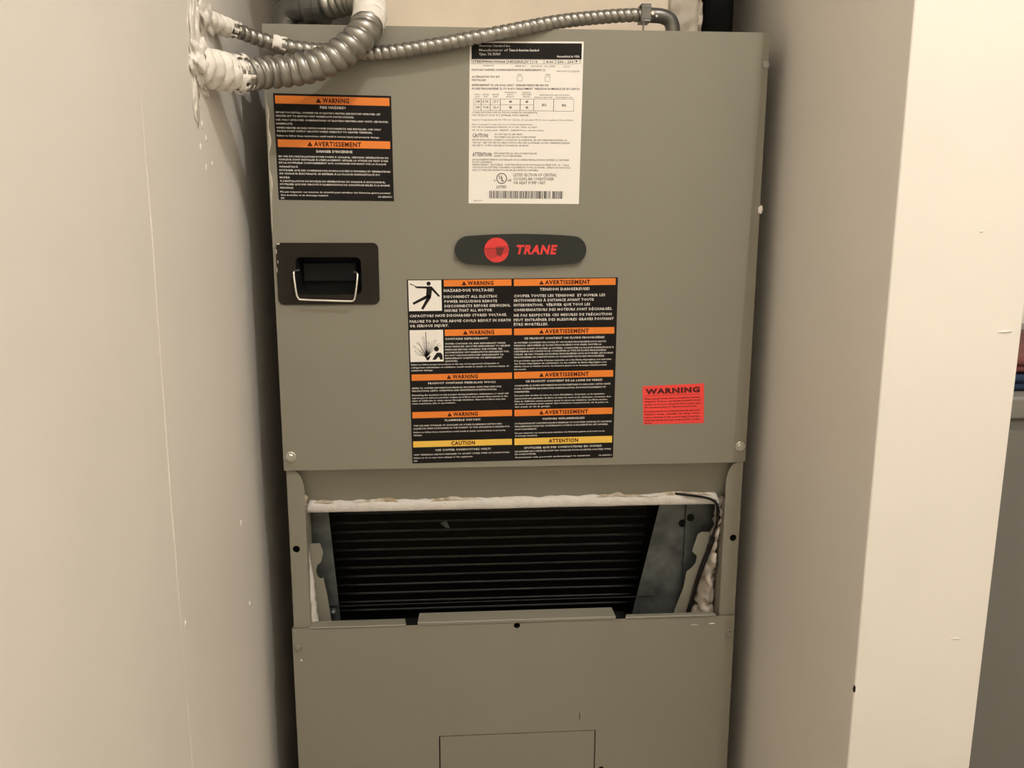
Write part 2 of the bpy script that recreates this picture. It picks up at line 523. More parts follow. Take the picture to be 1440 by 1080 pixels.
def cap_height(bold):
    if bold not in _cap:
        v, f = text_geo('H', bold)
        _cap[bold] = (min(p[1] for p in v), max(p[1] for p in v))
    return _cap[bold]


class Print:
    """flat printed marks collected in a label's own millimetres (u right, v down)"""
    def __init__(self): self.v, self.f = [], []
    def add(self, v, f):
        n = len(self.v); self.v += v; self.f += [tuple(i + n for i in q) for q in f]
    def rect(self, u0, u1, v0, v1): self.add([(u0, v0), (u1, v0), (u1, v1), (u0, v1)], [(0, 1, 2, 3)])
    def frame(self, u0, u1, v0, v1, t=0.25):
        self.rect(u0, u1, v0, v0 + t); self.rect(u0, u1, v1 - t, v1); self.rect(u0, u0 + t, v0, v1); self.rect(u1 - t, u1, v0, v1)
    def poly(self, pts):
        t = tessellate_polygon([[Vector((x, y, 0)) for x, y in pts]])
        self.add(list(pts), [tuple(q) for q in t])
    def disc(self, u, v, r, n=18): self.poly(circle(u, v, r, n))
    def bar(self, a, b, t0, t1=None):
        t1 = t0 if t1 is None else t1
        a, b = Vector(a), Vector(b); d = (b - a).normalized(); w = Vector((-d.y, d.x))
        self.add([tuple(a + w * t0 / 2), tuple(b + w * t1 / 2), tuple(b - w * t1 / 2), tuple(a - w * t0 / 2)], [(0, 1, 2, 3)])
    def text(self, u0, u1, vc, h, txt, bold=0.02, shear=0.0, res=1, space=1.06):
        """txt stretched to run from u0 to u1, capitals h high, centred on vc"""
        tri = txt.startswith('^')
        if tri:
            txt = txt[1:]
            w = h * 1.15
            self.poly([(u0, vc + h / 2), (u0 + w / 2, vc - h / 2), (u0 + w, vc + h / 2)])
            u0 += w * 1.22
        v, f = text_geo(txt, bold, shear, res, space)
        if not v: return
        lo, hi = cap_height(bold)
        a, b = min(p[0] for p in v), max(p[0] for p in v)
        sx, sy = (u1 - u0) / (b - a), h / (hi - lo)
        self.add([(u0 + (x - a) * sx, vc + h / 2 - (y - lo) * sy) for x, y in v], f)
    def build(self, name, fn, off, mat, parent):
        me = bpy.data.meshes.new(name)
        me.from_pydata([fn(u, v, off) for u, v in self.v], [], self.f)
        me.update()
        return link(name, me, mat, parent)


def label_map(W, Hh, TL, TR, BL, BR, y=0.0):
    def fn(u, v, off):
        s, t = u / W, v / Hh
        x = (1 - s) * (1 - t) * TL[0] + s * (1 - t) * TR[0] + (1 - s) * t * BL[0] + s * t * BR[0]
        z = (1 - s) * (1 - t) * TL[1] + s * (1 - t) * TR[1] + (1 - s) * t * BL[1] + s * t * BR[1]
        return (x, y - off, z)
    return fn


def label_base(name, fn, W, Hh, mat, text):
    a, b, c, d = fn(0, 0, 0), fn(W, 0, 0), fn(W, Hh, 0), fn(0, Hh, 0)
    o = plate(name, [(a[0], a[2]), (d[0], d[2]), (c[0], c[2]), (b[0], b[2])], -0.0003, 0.0003, mat, ah)
    o['label'] = text
    return o


def band(fn, u0, u1, v0, v1, mat, parent, name='header_band', off=0.0003):
    a, b, c, d = fn(u0, v0, 0), fn(u1, v0, 0), fn(u1, v1, 0), fn(u0, v1, 0)
    return plate(name, [(a[0], a[2]), (d[0], d[2]), (c[0], c[2]), (b[0], b[2])], -off - 0.00025, 0.00025, mat, parent)


# badge lettering
fnb = label_map(50.1, 13.0, (-0.0052, 1.3105), (0.0449, 1.3105), (-0.0052, 1.2975), (0.0449, 1.2975), -0.0052)
pr = Print(); pr.text(0, 50.1, 6.4, 11.6, 'TRANE', 0.042, 0.22, 3, 1.14)
pr.build('badge_lettering', fnb, 0.0004, M['red'], bd)

# ---- label A: fire hazard, top left
fa = label_map(136.0, 121.1, (-0.2893, 1.4840), (-0.1532, 1.4824), (-0.2887, 1.3627), (-0.1527, 1.3615))
la = label_base('warning_label', fa, 136.0, 121.1, M['lab_black'], 'black fire hazard label with two orange bands')
band(fa, 2.0, 133.8, 2.4, 11.4, M['lab_orange'], la)
band(fa, 2.6, 133.4, 51.7, 60.3, M['lab_orange'], la)
for u0, u1, v, t in ((48.5, 87.1, 6.9, '^WARNING'), (36.4, 99.4, 56.2, '^AVERTISSEMENT')):
    pm = Print(); pm.text(u0, u1, v, 5.6, t, 0.042, 0, 2, 1.16)
    pm.build('band_lettering', fa, 0.00062, M['ink_maroon'], la)
pw = Print()
pw.text(53.1, 82.7, 14.7, 2.9, 'FIRE HAZARD!', 0.035)
pw.text(46.7, 88.7, 64.6, 2.9, "DANGER D'INCENDIE", 0.035)
for u0, u1, v, t in (
        (2.0, 123.0, 21.2, 'BEFORE YOU INSTALL, CONFIRM USE OF ELECTRIC HEATERS ARE FACTORY APPROVED. SET'),
        (1.8, 92.2, 25.2, 'HEATER KIT TO MATCH UNIT NAMEPLATE INSTRUCTIONS.'),
        (1.6, 131.9, 29.6, 'USE ONLY APPROVED COMBINATIONS OF ELECTRIC HEATERS AND UNITS. SEE MODEL'),
        (1.8, 21.1, 33.9, 'NAMEPLATE.'),
        (1.9, 123.3, 38.5, 'WHEN HEATER MODELS WITH POWER DISCONNECTS ARE INSTALLED, USE ONLY'),
        (2.1, 113.2, 42.2, 'SINGLE POINT SUPPLY CIRCUITS WIRED DIRECTLY TO HEATER TERMINAL.'),
        (1.8, 121.4, 47.4, 'Failure to follow these instructions could result in serious injury and property damage.'),
        (2.6, 130.7, 70.9, "EN CAS DE L'INSTALLATION D'UNE POMPE À CHALEUR, CERTAINS GÉNÉRATEURS DE"),
        (2.4, 130.6, 74.5, "CHALEUR SONT INSTALLÉS À L'EMPLACEMENT. RÉGLER LA VITESSE DE VENT D'AIR"),
        (2.7, 128.0, 78.2, "DE LA SOUFFLERIE CONFORMÉMENT AUX CONSIGNES FIGURANT SUR LA PLAQUE"),
        (2.9, 24.8, 82.7, 'SIGNALÉTIQUE.'),
        (2.6, 132.8, 86.8, "N'UTILISER QUE DES COMBINAISONS HOMOLOGUÉES D'APPAREILS ET GÉNÉRATEURS"),
        (2.8, 120.1, 90.6, 'DE CHALEUR ÉLECTRIQUE. SE RÉFÉRER À LA PLAQUE SIGNALÉTIQUE DU'),
        (2.6, 14.7, 95.1, 'MODÈLE.'),
        (2.8, 126.5, 99.2, "À L'INSTALLATION DE MODÈLES DE GÉNÉRATEURS DE CHALEUR À SECTIONNEUR,"),
        (2.6, 131.5, 102.9, "N'UTILISER QUE DES CIRCUITS D'ALIMENTATION DE CHAUFFAGE RELIÉS À LA BORNE"),
        (2.4, 18.2, 107.0, 'PRINCIPALE.'),
        (2.5, 132.1, 111.6, 'Ne pas respecter ces mesures de sécurité peut entraîner des blessures graves pouvant'),
        (2.8, 58.7, 115.4, 'être mortelles et un dommage matériel.'),
        (2.6, 6.8, 119.0, 'X390'), (117.6, 133.6, 116.2, '18-GE09D1')):
    pw.text(u0, u1, v, 2.0, t, 0.03)
pw.build('lettering', fa, 0.0005, M['ink_white'], la)

# ---- label C: the large bilingual label under the badge
fc = label_map(259.9, 232.8, (-0.1393, 1.2676), (0.1218, 1.2697), (-0.1369, 1.0340), (0.1217, 1.0372))
lc = label_base('warning_label', fc, 259.9, 232.8, M['lab_black'], 'large black bilingual hazard label with orange and yellow bands')
for u0, u1, v0, v1 in ((44.8, 127.7, 0.8, 8.8), (44.8, 128.0, 62.0, 70.0), (2.3, 128.1, 117.7, 125.6), (1.9, 128.1, 165.8, 173.8),
                       (130.7, 257.0, 0.9, 9.2), (130.9, 257.1, 62.1, 70.4), (130.9, 257.0, 117.2, 125.8), (131.2, 257.3, 166.0, 174.4)):
    band(fc, u0, u1, v0, v1, M['lab_orange'], lc)
band(fc, 1.7, 128.0, 203.8, 211.7, M['lab_yellow'], lc)
band(fc, 131.2, 258.0, 203.6, 212.4, M['lab_yellow'], lc)
p1 = band(fc, 1.6, 41.8, 0.9, 38.5, M['lab_white'], lc, 'pictogram_panel')
p2 = band(fc, 1.5, 42.7, 62.1, 101.9, M['lab_white'], lc, 'pictogram_panel')
for u0, u1, v, t in ((66.5, 105.6, 5.0, '^WARNING'), (67.3, 106.1, 66.0, '^WARNING'), (45.9, 85.1, 121.6, '^WARNING'), (45.8, 84.6, 169.8, '^WARNING'),
                     (50.1, 80.5, 207.6, 'CAUTION'), (161.7, 225.3, 5.1, '^AVERTISSEMENT'), (162.1, 224.8, 66.3, '^AVERTISSEMENT'),
                     (162.4, 225.9, 121.5, '^AVERTISSEMENT'), (162.7, 225.9, 170.2, '^AVERTISSEMENT'), (175.3, 213.7, 208.0, 'ATTENTION')):
    pm = Print(); pm.text(u0, u1, v, 5.2, t, 0.042, 0, 2, 1.16)
    pm.build('band_lettering', fc, 0.00062, M['ink_maroon'], lc)
pw = Print()
for u0, u1, v, t, h in (
        (44.6, 105.6, 13.7, 'HAZARDOUS VOLTAGE!', 4.0),
        (44.4, 109.9, 21.4, 'DISCONNECT ALL ELECTRIC', 3.7), (45.2, 109.9, 27.3, 'POWER INCLUDING REMOTE', 3.7),
        (45.1, 126.6, 32.9, 'DISCONNECTS BEFORE SERVICING.', 3.7), (45.0, 103.6, 38.4, 'INSURE THAT ALL MOTOR', 3.7),
        (2.1, 122.1, 44.5, 'CAPACITORS HAVE DISCHARGED STORED VOLTAGE.', 3.7),
        (1.9, 126.5, 51.3, 'FAILURE TO DO THE ABOVE COULD RESULT IN DEATH', 3.7), (1.8, 49.8, 56.9, 'OR SERIOUS INJURY.', 3.7),
        (45.1, 98.1, 73.7, 'CONTAINS REFRIGERANT!', 2.9), (22.6, 107.5, 129.3, 'PRODUCT CONTAINS FIBERGLASS WOOL!', 2.9),
        (42.5, 87.7, 177.3, 'FLAMMABLE VAPORS!', 2.9), (29.9, 100.5, 216.1, 'USE COPPER CONDUCTORS ONLY!', 2.9),
        (162.7, 224.6, 13.6, 'TENSION DANGEREUSE!', 3.8),
        (130.6, 244.4, 21.5, 'COUPER TOUTES LES TENSIONS  ET OUVRIR LES', 3.7), (130.5, 230.2, 27.1, 'SECTIONNEURS À DISTANCE AVANT TOUTE', 3.7),
        (130.5, 225.9, 32.9, 'INTERVENTION.  VÉRIFIER QUE TOUS LES', 3.7), (130.5, 253.8, 38.9, 'CONDENSATEURS DES MOTEURS SONT DÉCHARGÉS.', 3.7),
        (130.5, 253.1, 45.6, 'NE PAS RESPECTER CES MESURES DE PRÉCAUTION', 3.7), (130.5, 255.9, 51.4, 'PEUT ENTRAÎNER DES BLESSURES GRAVES POUVANT', 3.7),
        (130.5, 173.6, 57.0, 'ÊTRE MORTELLES.', 3.7),
        (143.4, 244.8, 74.8, 'CE PRODUIT CONTIENT UN FLUIDE FRIGORIGÈNE!', 2.9), (145.3, 243.4, 129.5, 'CE PRODUIT CONTIENT DE LA LAINE DE VERRE!', 2.9),
        (166.9, 221.5, 178.7, 'VAPEURS INFLAMMABLES!', 2.9), (144.1, 244.5, 216.4, "N'UTILISER QUE DES CONDUCTEURS EN CUIVRE!", 2.9)):
    pw.text(u0, u1, v, h * 0.88, t, 0.036, 0, 1, 1.16)
for u0, u1, v, t in (
        (45.0, 120.2, 79.8, 'SYSTEM CONTAINS OIL AND REFRIGERANT UNDER'), (44.9, 125.6, 83.4, 'HIGH PRESSURE. RECOVER REFRIGERANT TO RELIEVE'),
        (44.8, 115.8, 87.2, 'PRESSURE BEFORE OPENING THE SYSTEM. SEE'), (44.8, 124.7, 90.8, 'ACCOMPANYING UNIT NAMEPLATE FOR REFRIGERANT TYPE.'),
        (44.7, 117.5, 94.5, 'DO NOT USE NON-APPROVED REFRIGERANTS OR'), (44.6, 115.7, 98.1, 'REFRIGERANT SUBSTITUTES OR REFRIGERANT'), (44.5, 60.5, 101.7, 'ADDITIVES.'),
        (2.1, 112.1, 105.4, 'Failure to follow proper procedures or the use of non-approved refrigerants or'),
        (2.0, 124.6, 109.1, 'refrigerant substitutes or additives could result in death or serious injury or'), (1.8, 29.2, 112.6, 'equipment damage.'),
        (2.5, 114.6, 135.3, 'REFER TO OWNER INFORMATION MANUAL PROVIDED WITH THIS UNIT FOR'), (2.4, 109.2, 138.9, 'PRECAUTIONS, LIMITS, OPERATING AND MAINTENANCE INSTRUCTIONS.'),
        (2.2, 123.6, 144.2, 'Disturbing the insulation in this product during installation, maintenance or repair will'),
        (2.1, 122.7, 147.8, 'expose you to airborne particles of glass wool fibers and ceramic fibers known to the'),
        (2.0, 120.0, 151.4, 'state of California to cause cancer through inhalation. Glass wool fibers may also'), (1.9, 56.9, 154.9, 'cause respiratory, skin or eye irritation.'),
        (2.9, 115.3, 183.6, 'THE USE AND STORAGE OF GASOLINE OR OTHER FLAMMABLE VAPORS AND'), (2.7, 125.3, 187.4, 'LIQUIDS IN OPEN CONTAINERS IN THE VICINITY OF THIS APPLIANCE IS HAZARDOUS.'),
        (2.6, 119.8, 192.1, 'Failure to follow these instructions could result in death, serious injury or property'), (2.5, 13.7, 195.8, 'damage.'),
        (2.2, 125.2, 221.6, 'UNIT TERMINALS ARE NOT DESIGNED TO ACCEPT OTHER TYPES OF CONDUCTORS.'), (2.1, 77.5, 225.6, 'Failure to do so may cause damage to the equipment.'), (1.9, 6.5, 229.6, 'X390'),
        (130.9, 246.7, 80.1, "LE SYSTÈME CONTIENT DE L'HUILE ET UN FLUIDE FRIGORIGÈNE SOUS HAUTE"), (130.9, 241.4, 83.7, 'PRESSION. RÉCUPÉRER LE FLUIDE FRIGORIGÈNE POUR FAIRE CHUTER LA'),
        (130.9, 256.9, 87.7, "PRESSION AVANT D'OUVRIR LE SYSTÈME. CONSULTER LA PLAQUE SIGNALÉTIQUE À"), (130.9, 247.0, 91.2, "L'EXTÉRIEUR DE L'UNITÉ POUR CONNAÎTRE LE TYPE DE FLUIDE FRIGORIGÈNE"),
        (130.9, 256.2, 94.9, 'UTILISÉ. NE PAS UTILISER DE FLUIDES FRIGORIGÈNES NON AUTORISÉS, DE FLUIDES'), (130.9, 245.4, 98.6, "FRIGORIGÈNES DE SUBSTITUTION OU D'ADDITIFS DE FLUIDE FRIGORIGÈNE."),
        (130.9, 254.6, 102.9, "Si la procédure appropriée n'est pas respectée ou si des fluides frigorigènes non autorisés,"), (130.9, 248.3, 106.5, 'des fluides frigorigènes de substitution ou des additifs de fluide frigorigène sont'),
        (130.9, 248.4, 110.1, 'utilisés, il peut en résulter la mort, des blessures graves ou un dommage matériel pouvant'), (130.9, 146.2, 113.8, 'être mortels.'),
        (131.3, 253.6, 134.9, 'CONSULTER LE GUIDE INFORMATION DE PROPRIÉTAIRE FOURNI AVEC CETTE UNITÉ'), (131.3, 248.2, 138.9, "POUR CONNAÎTRE LES DIRECTIVES D'INSTALLATION, DE FONCTIONNEMENT ET"), (131.3, 150.7, 142.9, "D'ENTRETIEN."),
        (131.3, 246.6, 147.6, "Des particules de laine de verre en cours d'installation, d'entretien ou de réparation"), (131.3, 255.0, 151.4, 'exposeront aux particules de fibres de laine de verre et de céramique, reconnues dans'),
        (131.3, 250.5, 155.1, "l'état de Californie comme pouvant causer le cancer par inhalation. Les fibres de laine"), (131.3, 251.5, 158.6, 'de verre peuvent aussi causer des irritations respiratoires, de la peau ou'), (131.3, 177.2, 162.2, 'des yeux et de la gorge.'),
        (131.7, 256.7, 184.2, "L'UTILISATION ET L'ENTREPOSAGE D'ESSENCE OU D'AUTRES VAPEURS ET LIQUIDES"), (131.7, 252.2, 187.9, "INFLAMMABLES DANS DES CONTENANTS OUVERTS À PROXIMITÉ DE CET APPAREIL"), (131.7, 160.1, 191.7, 'SONT DANGEREUX.'),
        (131.7, 247.8, 196.6, 'Ne pas respecter ces mesures peut entraîner des blessures graves ou la mort ou un'), (131.7, 161.0, 200.2, 'dommage matériel.'),
        (131.7, 256.8, 221.0, "LES BORNES DE L'UNITÉ NE SONT PAS CONÇUES POUR ACCEPTER D'AUTRES TYPES"), (131.7, 159.3, 224.7, 'DE CONDUCTEURS.'),
        (131.7, 229.9, 228.8, 'Autrement cela pourrait endommager le matériel.'), (241.1, 257.9, 229.2, '18-GE09D1')):
    pw.text(u0, u1, v, 1.95, t, 0.028)
pw.build('lettering', fc, 0.0005, M['ink_white'], lc)
# pictogram: figure struck by electricity
pp = Print()
def q(x, y): return (1.6 + 40.2 * x, 0.9 + 37.6 * y)
pp.disc(*q(0.615, 0.11), 2.6)
pp.bar(q(0.56, 0.235), q(0.25, 0.225), 2.6, 2.2)
pp.poly([q(0.26, 0.20), q(0.14, 0.135), q(0.05, 0.095), q(0.05, 0.13), q(0.15, 0.165), q(0.20, 0.20), q(0.235, 0.26)])
pp.poly([q(0.54, 0.20), q(0.70, 0.20), q(0.72, 0.26), q(0.69, 0.50), q(0.66, 0.58), q(0.56, 0.56), q(0.53, 0.46), q(0.545, 0.33)])
pp.bar(q(0.68, 0.23), q(0.93, 0.53), 3.0, 2.2)
pp.bar(q(0.62, 0.50), q(0.13, 0.76), 4.0, 2.8)
pp.bar(q(0.64, 0.52), q(0.40, 0.94), 4.6, 2.9)
pp.build('electrocuted_figure', fc, 0.00066, M['ink_black'], lc)
# pictogram: refrigerant spraying past a figure
pp = Print()
def q(x, y): return (1.5 + 41.2 * x, 62.1 + 39.8 * y)
pp.disc(*q(0.79, 0.60), 3.1)
pp.poly([q(0.66, 0.94), q(0.72, 0.83), q(0.80, 0.72), q(0.92, 0.72), q(0.97, 0.80), q(0.97, 0.94), q(0.90, 0.94), q(0.85, 0.84), q(0.76, 0.94)])
pp.poly([q(0.42, 0.80), q(0.50, 0.86), q(0.62, 0.80), q(0.56, 0.94), q(0.50, 0.96)])
rng = random.Random(3)
for k in range(22):
    a = math.radians(-168 + 150 * k / 21 + rng.uniform(-4, 4))
    ln = rng.uniform(0.28, 0.52) * (1.25 if 9 < k < 12 else 1.0)
    e = (0.50 + 0.85 * ln * math.cos(a), 0.84 + 1.25 * ln * math.sin(a))
    if e[0] > 0.66 and e[1] > 0.5: continue
    pp.bar(q(0.50, 0.84), q(*e), 0.7, 0.22)
    if k % 2:
        cu, cv = q(e[0] + rng.uniform(-.05, .05), e[1] + rng.uniform(-.02, .03))
        r0 = rng.uniform(1.0, 1.9)
        for j in range(8):
            t0, t1 = 0.6 * j + k, 0.6 * (j + 1) + k
            pp.bar((cu + r0 * math.cos(t0), cv + r0 * math.sin(t0)), (cu + r0 * math.cos(t1), cv + r0 * math.sin(t1)), 0.3)
pp.bar(q(0.50, 0.84), q(0.48, 0.06), 1.2, 0.7)
pp.build('spray_figure', fc, 0.00066, M['ink_black'], lc)

# ---- label D: small red warning
fd = label_map(79.9, 51.7, (0.1572, 1.1310), (0.2373, 1.1338), (0.1602, 1.0806), (0.2396, 1.0814))
ld = label_base('warning_label', fd, 79.9, 51.7, M['lab_red'], 'small fluorescent red warning sticker')
pd = Print()
pd.text(3.5, 74.4, 7.4, 7.4, 'WARNING', 0.06, 0, 2, 1.16)
pd.rect(2.5, 74.6, 12.9, 13.2)
for u0, u1, v, t in ((2.2, 74.3, 17.2, 'This component has a complete wiring'), (2.1, 75.3, 20.9, 'diagram. Before servicing consult panel'),
                     (1.9, 75.3, 25.0, 'details to be sure all parts are in place per'), (1.8, 70.6, 28.7, 'all recommended or listed instructions.'),
                     (1.6, 74.3, 34.2, 'If components are removed from the unit'), (1.5, 74.3, 38.0, 'replace  them  exactly  as  they  were'),
                     (1.3, 74.3, 42.2, 'before turning on the power again. Read the'), (1.2, 74.3, 46.0, 'warning labels placed on the inside of the'), (1.0, 12.2, 49.7, 'door.')):
    pd.text(u0, u1, v, 2.1, t, 0.022)
pd.build('lettering', fd, 0.0005, M['ink_darkred'], ld)

# ---- label B: the white rating plate
fb = label_map(134.1, 186.7, (-0.0607, 1.5446), (0.0735, 1.5463), (-0.0632, 1.3593), (0.0711, 1.3589))
lb = label_base('rating_label', fb, 134.1, 186.7, M['lab_white'], 'white rating label with black heading and barcode')
band(fb, 2.2, 131.9, 2.0, 19.8, M['lab_black'], lb, 'heading_block')
pw = Print()
pw.text(10.9, 47.6, 4.9, 2.6, 'American Standard Inc.', 0.012)
pw.text(10.9, 44.5, 9.8, 2.7, 'Manufacturer of', 0.012)
pw.text(46.0, 81.2, 9.8, 2.7, 'Trane & American Standard', 0.035)
pw.text(11.0, 36.0, 14.4, 2.7, 'Tyler, TX 75707', 0.02)
pw.build('heading_lettering', fb, 0.00066, M['ink_white'], lb)
pw = Print(); pw.text(102.5, 129.5, 16.6, 2.6, 'Assembled in USA', 0.03)
pw.build('heading_lettering', fb, 0.00066, M['ink_white'], lb)
pk = Print()
for c in ((2.3, 43.7, 20.2, 25.2), (44.2, 71.4, 20.2, 25.2), (72.0, 87.4, 20.2, 25.2), (88.0, 100.9, 20.2, 25.2), (101.5, 123.8, 20.2, 25.2),
          (56.2, 62.1, 38.9, 44.6), (89.2, 95.1, 39.3, 44.9),
          (5.0, 14.1, 64.8, 78.2), (14.1, 24.7, 64.8, 78.2), (24.7, 36.5, 64.8, 78.1), (36.5, 60.2, 64.7, 78.1), (60.2, 76.3, 64.7, 78.0), (76.3, 100.1, 64.6, 78.4), (100.1, 124.4, 64.6, 78.7)):
    pk.frame(*c)
pk.rect(5, 76.3, 71.2, 71.45)
for u0, u1, v, h, t, b in (
        (3.5, 42.0, 22.7, 2.7, '2TEE3F40A1000AA', .02), (45.4, 69.5, 22.7, 2.7, '14522KSL2V', .02), (74.0, 79.8, 22.8, 2.6, '1/3', .01), (90.0, 98.4, 22.8, 2.6, '4.00', .02),
        (103.5, 122.5, 22.8, 2.6, '200 - 230', .02), (125.0, 127.0, 21.8, 1.6, '1', .0), (129.0, 131.4, 23.9, 1.6, '60', .0), (125.0, 127.4, 24.4, 1.6, 'PH', .0), (129, 131.4, 21.3, 1.6, 'HZ', .0),
        (16.1, 28.7, 27.2, 1.7, 'MODEL NO', 0), (53.5, 65.9, 27.5, 1.7, 'SERIAL NO', 0), (72.6, 86.2, 27.7, 1.7, 'MOTOR H.P.', 0), (88.6, 101.1, 27.8, 1.7, 'F.L. AMPS', 0), (110.4, 118.0, 28.0, 1.7, 'VOLTS', 0),
        (2.8, 89.3, 32.0, 2.3, 'FACTORY SHIPPED CONFIGURATION FOR REFRIGERANT 22', .012), (102.9, 115.0, 33.2, 1.5, 'MFR DATE', 0), (116.5, 130.1, 33.3, 2.0, '11/2007', 0),
        (2.9, 35.6, 39.8, 2.2, 'ALTERNATIVE TXV KIT', .008), (2.9, 19.7, 43.5, 2.2, 'INSTALLED', .008), (57.0, 61.6, 37.0, 1.7, 'NO', 0), (89.0, 95.2, 37.3, 1.7, 'YES', 0),
        (3.0, 93.2, 49.2, 2.3, 'REFRIGERANT 22 OR 410A ONLY  DESIGN PRESSURE 450 PSI', .012), (3.0, 130.7, 53.2, 2.3, 'FLUIDE FRIGORIGÈNE 22 OU R-410 UNIQUEMENT  PRESSION NOMINALE DE 450 LB/PO2', .012),
        (5.6, 13.1, 59.9, 1.4, 'SUPPLY', 0), (6.5, 12.3, 62.4, 1.4, 'VOLT', 0), (15.7, 23.2, 59.9, 1.4, 'HEATER', 0), (17.4, 21.6, 62.4, 1.4, 'KW', 0), (27.0, 35.0, 59.9, 1.4, 'HEATER', 0), (28.0, 33.6, 62.3, 1.4, 'AMPS', 0),
        (41.7, 55.2, 57.4, 1.4, 'MIN BRANCH', 0), (44.3, 51.9, 59.9, 1.4, 'CIRCUIT', 0), (43.5, 52.8, 62.3, 1.4, 'AMPACITY', 0),
        (62.9, 72.2, 57.4, 1.4, 'MAXIMUM', 0), (61.2, 73.9, 59.8, 1.4, 'OVERCURRENT', 0), (63.6, 71.4, 62.2, 1.4, 'DEVICE', 0),
        (83.3, 119.0, 60.2, 1.4, 'MINIMUM BLOWER SPEED WITH HEATERS', 0), (76.9, 98.6, 63.0, 1.4, 'WITHOUT HEAT PUMP', 0), (102.6, 122.6, 63.0, 1.4, 'WITH HEAT PUMP', 0),
        (7.3, 12.4, 67.8, 2.6, '208', .01), (15.8, 22.5, 67.8, 2.6, '5.76', .01), (28.4, 34.3, 67.8, 2.6, '27.7', .01), (47.0, 50.4, 67.9, 2.6, '40', .03), (66.5, 69.8, 67.9, 2.6, '45', .03),
        (7.4, 12.5, 74.4, 2.6, '240', .01), (16.4, 22.6, 74.4, 2.6, '7.68', .01), (28.5, 34.4, 74.4, 2.6, '32.0', .01), (47.1, 50.5, 74.5, 2.6, '45', .03), (66.6, 70.0, 74.5, 2.6, '45', .03),
        (86.1, 91.2, 71.6, 2.8, '351', .02), (109.9, 115.1, 71.8, 2.8, '402', .02),
        (3.3, 81.2, 80.3, 1.9, 'SUITABLE FOR MOBILE HOME USE. UPFLOW, DOWNFLOW OR HORIZONTAL', 0), (3.3, 70.2, 83.5, 1.9, 'UNIT TESTED AT 0.30 IN. W.C. EXTERNAL STATIC PRESSURE', 0),
        (3.3, 124.1, 88.7, 1.7, 'Equipment Testing Agency: Seller UL 1995 C.S.A. C22.2 No. 236, 2nd edition 1995. For indoor installation of Duct and Plenum', 0),
        (3.4, 75.5, 94.0, 1.7, 'May be rearranged to replace plus one set of factory supplied heaters', 0), (3.4, 80.7, 97.2, 1.7, 'FOR USE IN CLEARANCES PLENUMS  DUCT LESS  UNITS  CLOSETS', 0), (3.5, 89.3, 100.7, 1.7, 'SEE  FIG  IN  installation guide   MINIMUM   CLEARANCE from combustible surfaces', 0),
        (3.9, 23.0, 106.9, 4.4, 'CAUTION:', .015), (30.6, 63.8, 105.4, 1.9, 'DO NOT BLOCK AIR VENTS', 0), (30.7, 80.1, 108.6, 1.9, 'DISCONNECT ALL ELECTRIC POWER SUPPLIES.', 0),
        (4.0, 117.1, 112.0, 1.9, 'BEFORE INSTALLATION, CONVERT TO DOWNFLOW OR HORIZONTAL, SEE UNIT LITERATURE FOR DETAILS ON', 0), (4.0, 120.6, 115.2, 1.9, 'UNIT LIST.  KEEP THE UNIT IN STABLE POSITION OPEN ONLY AS DETAILED ON UNIT CLEARANCE DIAGRAM', 0), (4.1, 71.8, 118.4, 1.9, 'FAILURE TO COMPLY MAY RESULT IN DAMAGE OR INJURY.', 0),
        (4.2, 27.5, 128.9, 4.4, 'ATTENTION:', .015), (30.1, 81.4, 127.6, 1.9, 'DÉCONNECTER LES CIRCUITS ÉLECTRIQUES', 0), (30.1, 63.5, 130.6, 1.9, 'AVANT TOUT ENTRETIEN.', 0),
        (4.2, 120.3, 135.0, 1.9, "LES DÉGAGEMENTS MINIMUM SONT INDIQUÉS SUR LE SCHÉMA D'INSTALLATION DE L'APPAREIL DE CHAUFFAGE", 0), (4.2, 27.7, 137.9, 1.9, "POUR L'APPAREIL", 0),
        (4.3, 120.5, 140.9, 1.9, 'REMPLACEMENT   LES FUSIBLES   SONT DES PIÈCES POUR UN MODÈLE DE MÊME TYPE   ET   TAILLE', 0), (4.3, 122.3, 144.0, 1.9, "L'INSTALLATION DOIT ÊTRE CONFORME AU PLACEMENT ET TOUTES LES NORMES   DÉFINITIONS NATIONALES", 0), (4.3, 83.6, 147.2, 1.9, "LIRE LE GUIDE DES INSTRUCTIONS DE SÉCURITÉ DE L'APPAREIL", 0),
        (53.6, 106.1, 152.6, 3.5, 'LISTED SECTION OF CENTRAL', 0), (53.7, 102.8, 157.3, 3.5, 'COOLING AIR CONDITIONER', 0), (53.8, 92.6, 162.0, 3.5, 'OR HEAT PUMP UNIT', 0),
        (33.6, 45.6, 166.9, 3.2, 'LISTED', .01), (6.0, 16.3, 183.4, 1.6, 'X86071177', 0), (30.1, 32.0, 159.4, 2.3, 'C', .03), (46.9, 51.1, 159.2, 2.6, 'US', .03)):
    pk.text(u0, u1, v, h, t, b)
cx, cy = 39.5, 156.9
for k in range(36):                                   # listing mark: ring with slanted letters
    a, b2 = 2 * math.pi * k / 36, 2 * math.pi * (k + 1) / 36
    pk.bar((cx + 5.9 * math.cos(a), cy + 5.9 * math.sin(a)), (cx + 5.9 * math.cos(b2), cy + 5.9 * math.sin(b2)), 0.85)
pk.text(36.2, 39.6, 155.6, 4.4, 'U', 0.03); pk.text(39.4, 42.4, 158.2, 4.4, 'L', 0.03)
u = 24.8; rng = random.Random(11)
while u < 114.2:                                      # barcode
    w = rng.choice((0.32, 0.32, 0.55, 0.8)); pk.rect(u, u + w, 171.6, 180.6)
    u += w + rng.choice((0.32, 0.4, 0.7, 1.0))
    if abs(u - 99) < 1.0: u += 1.6
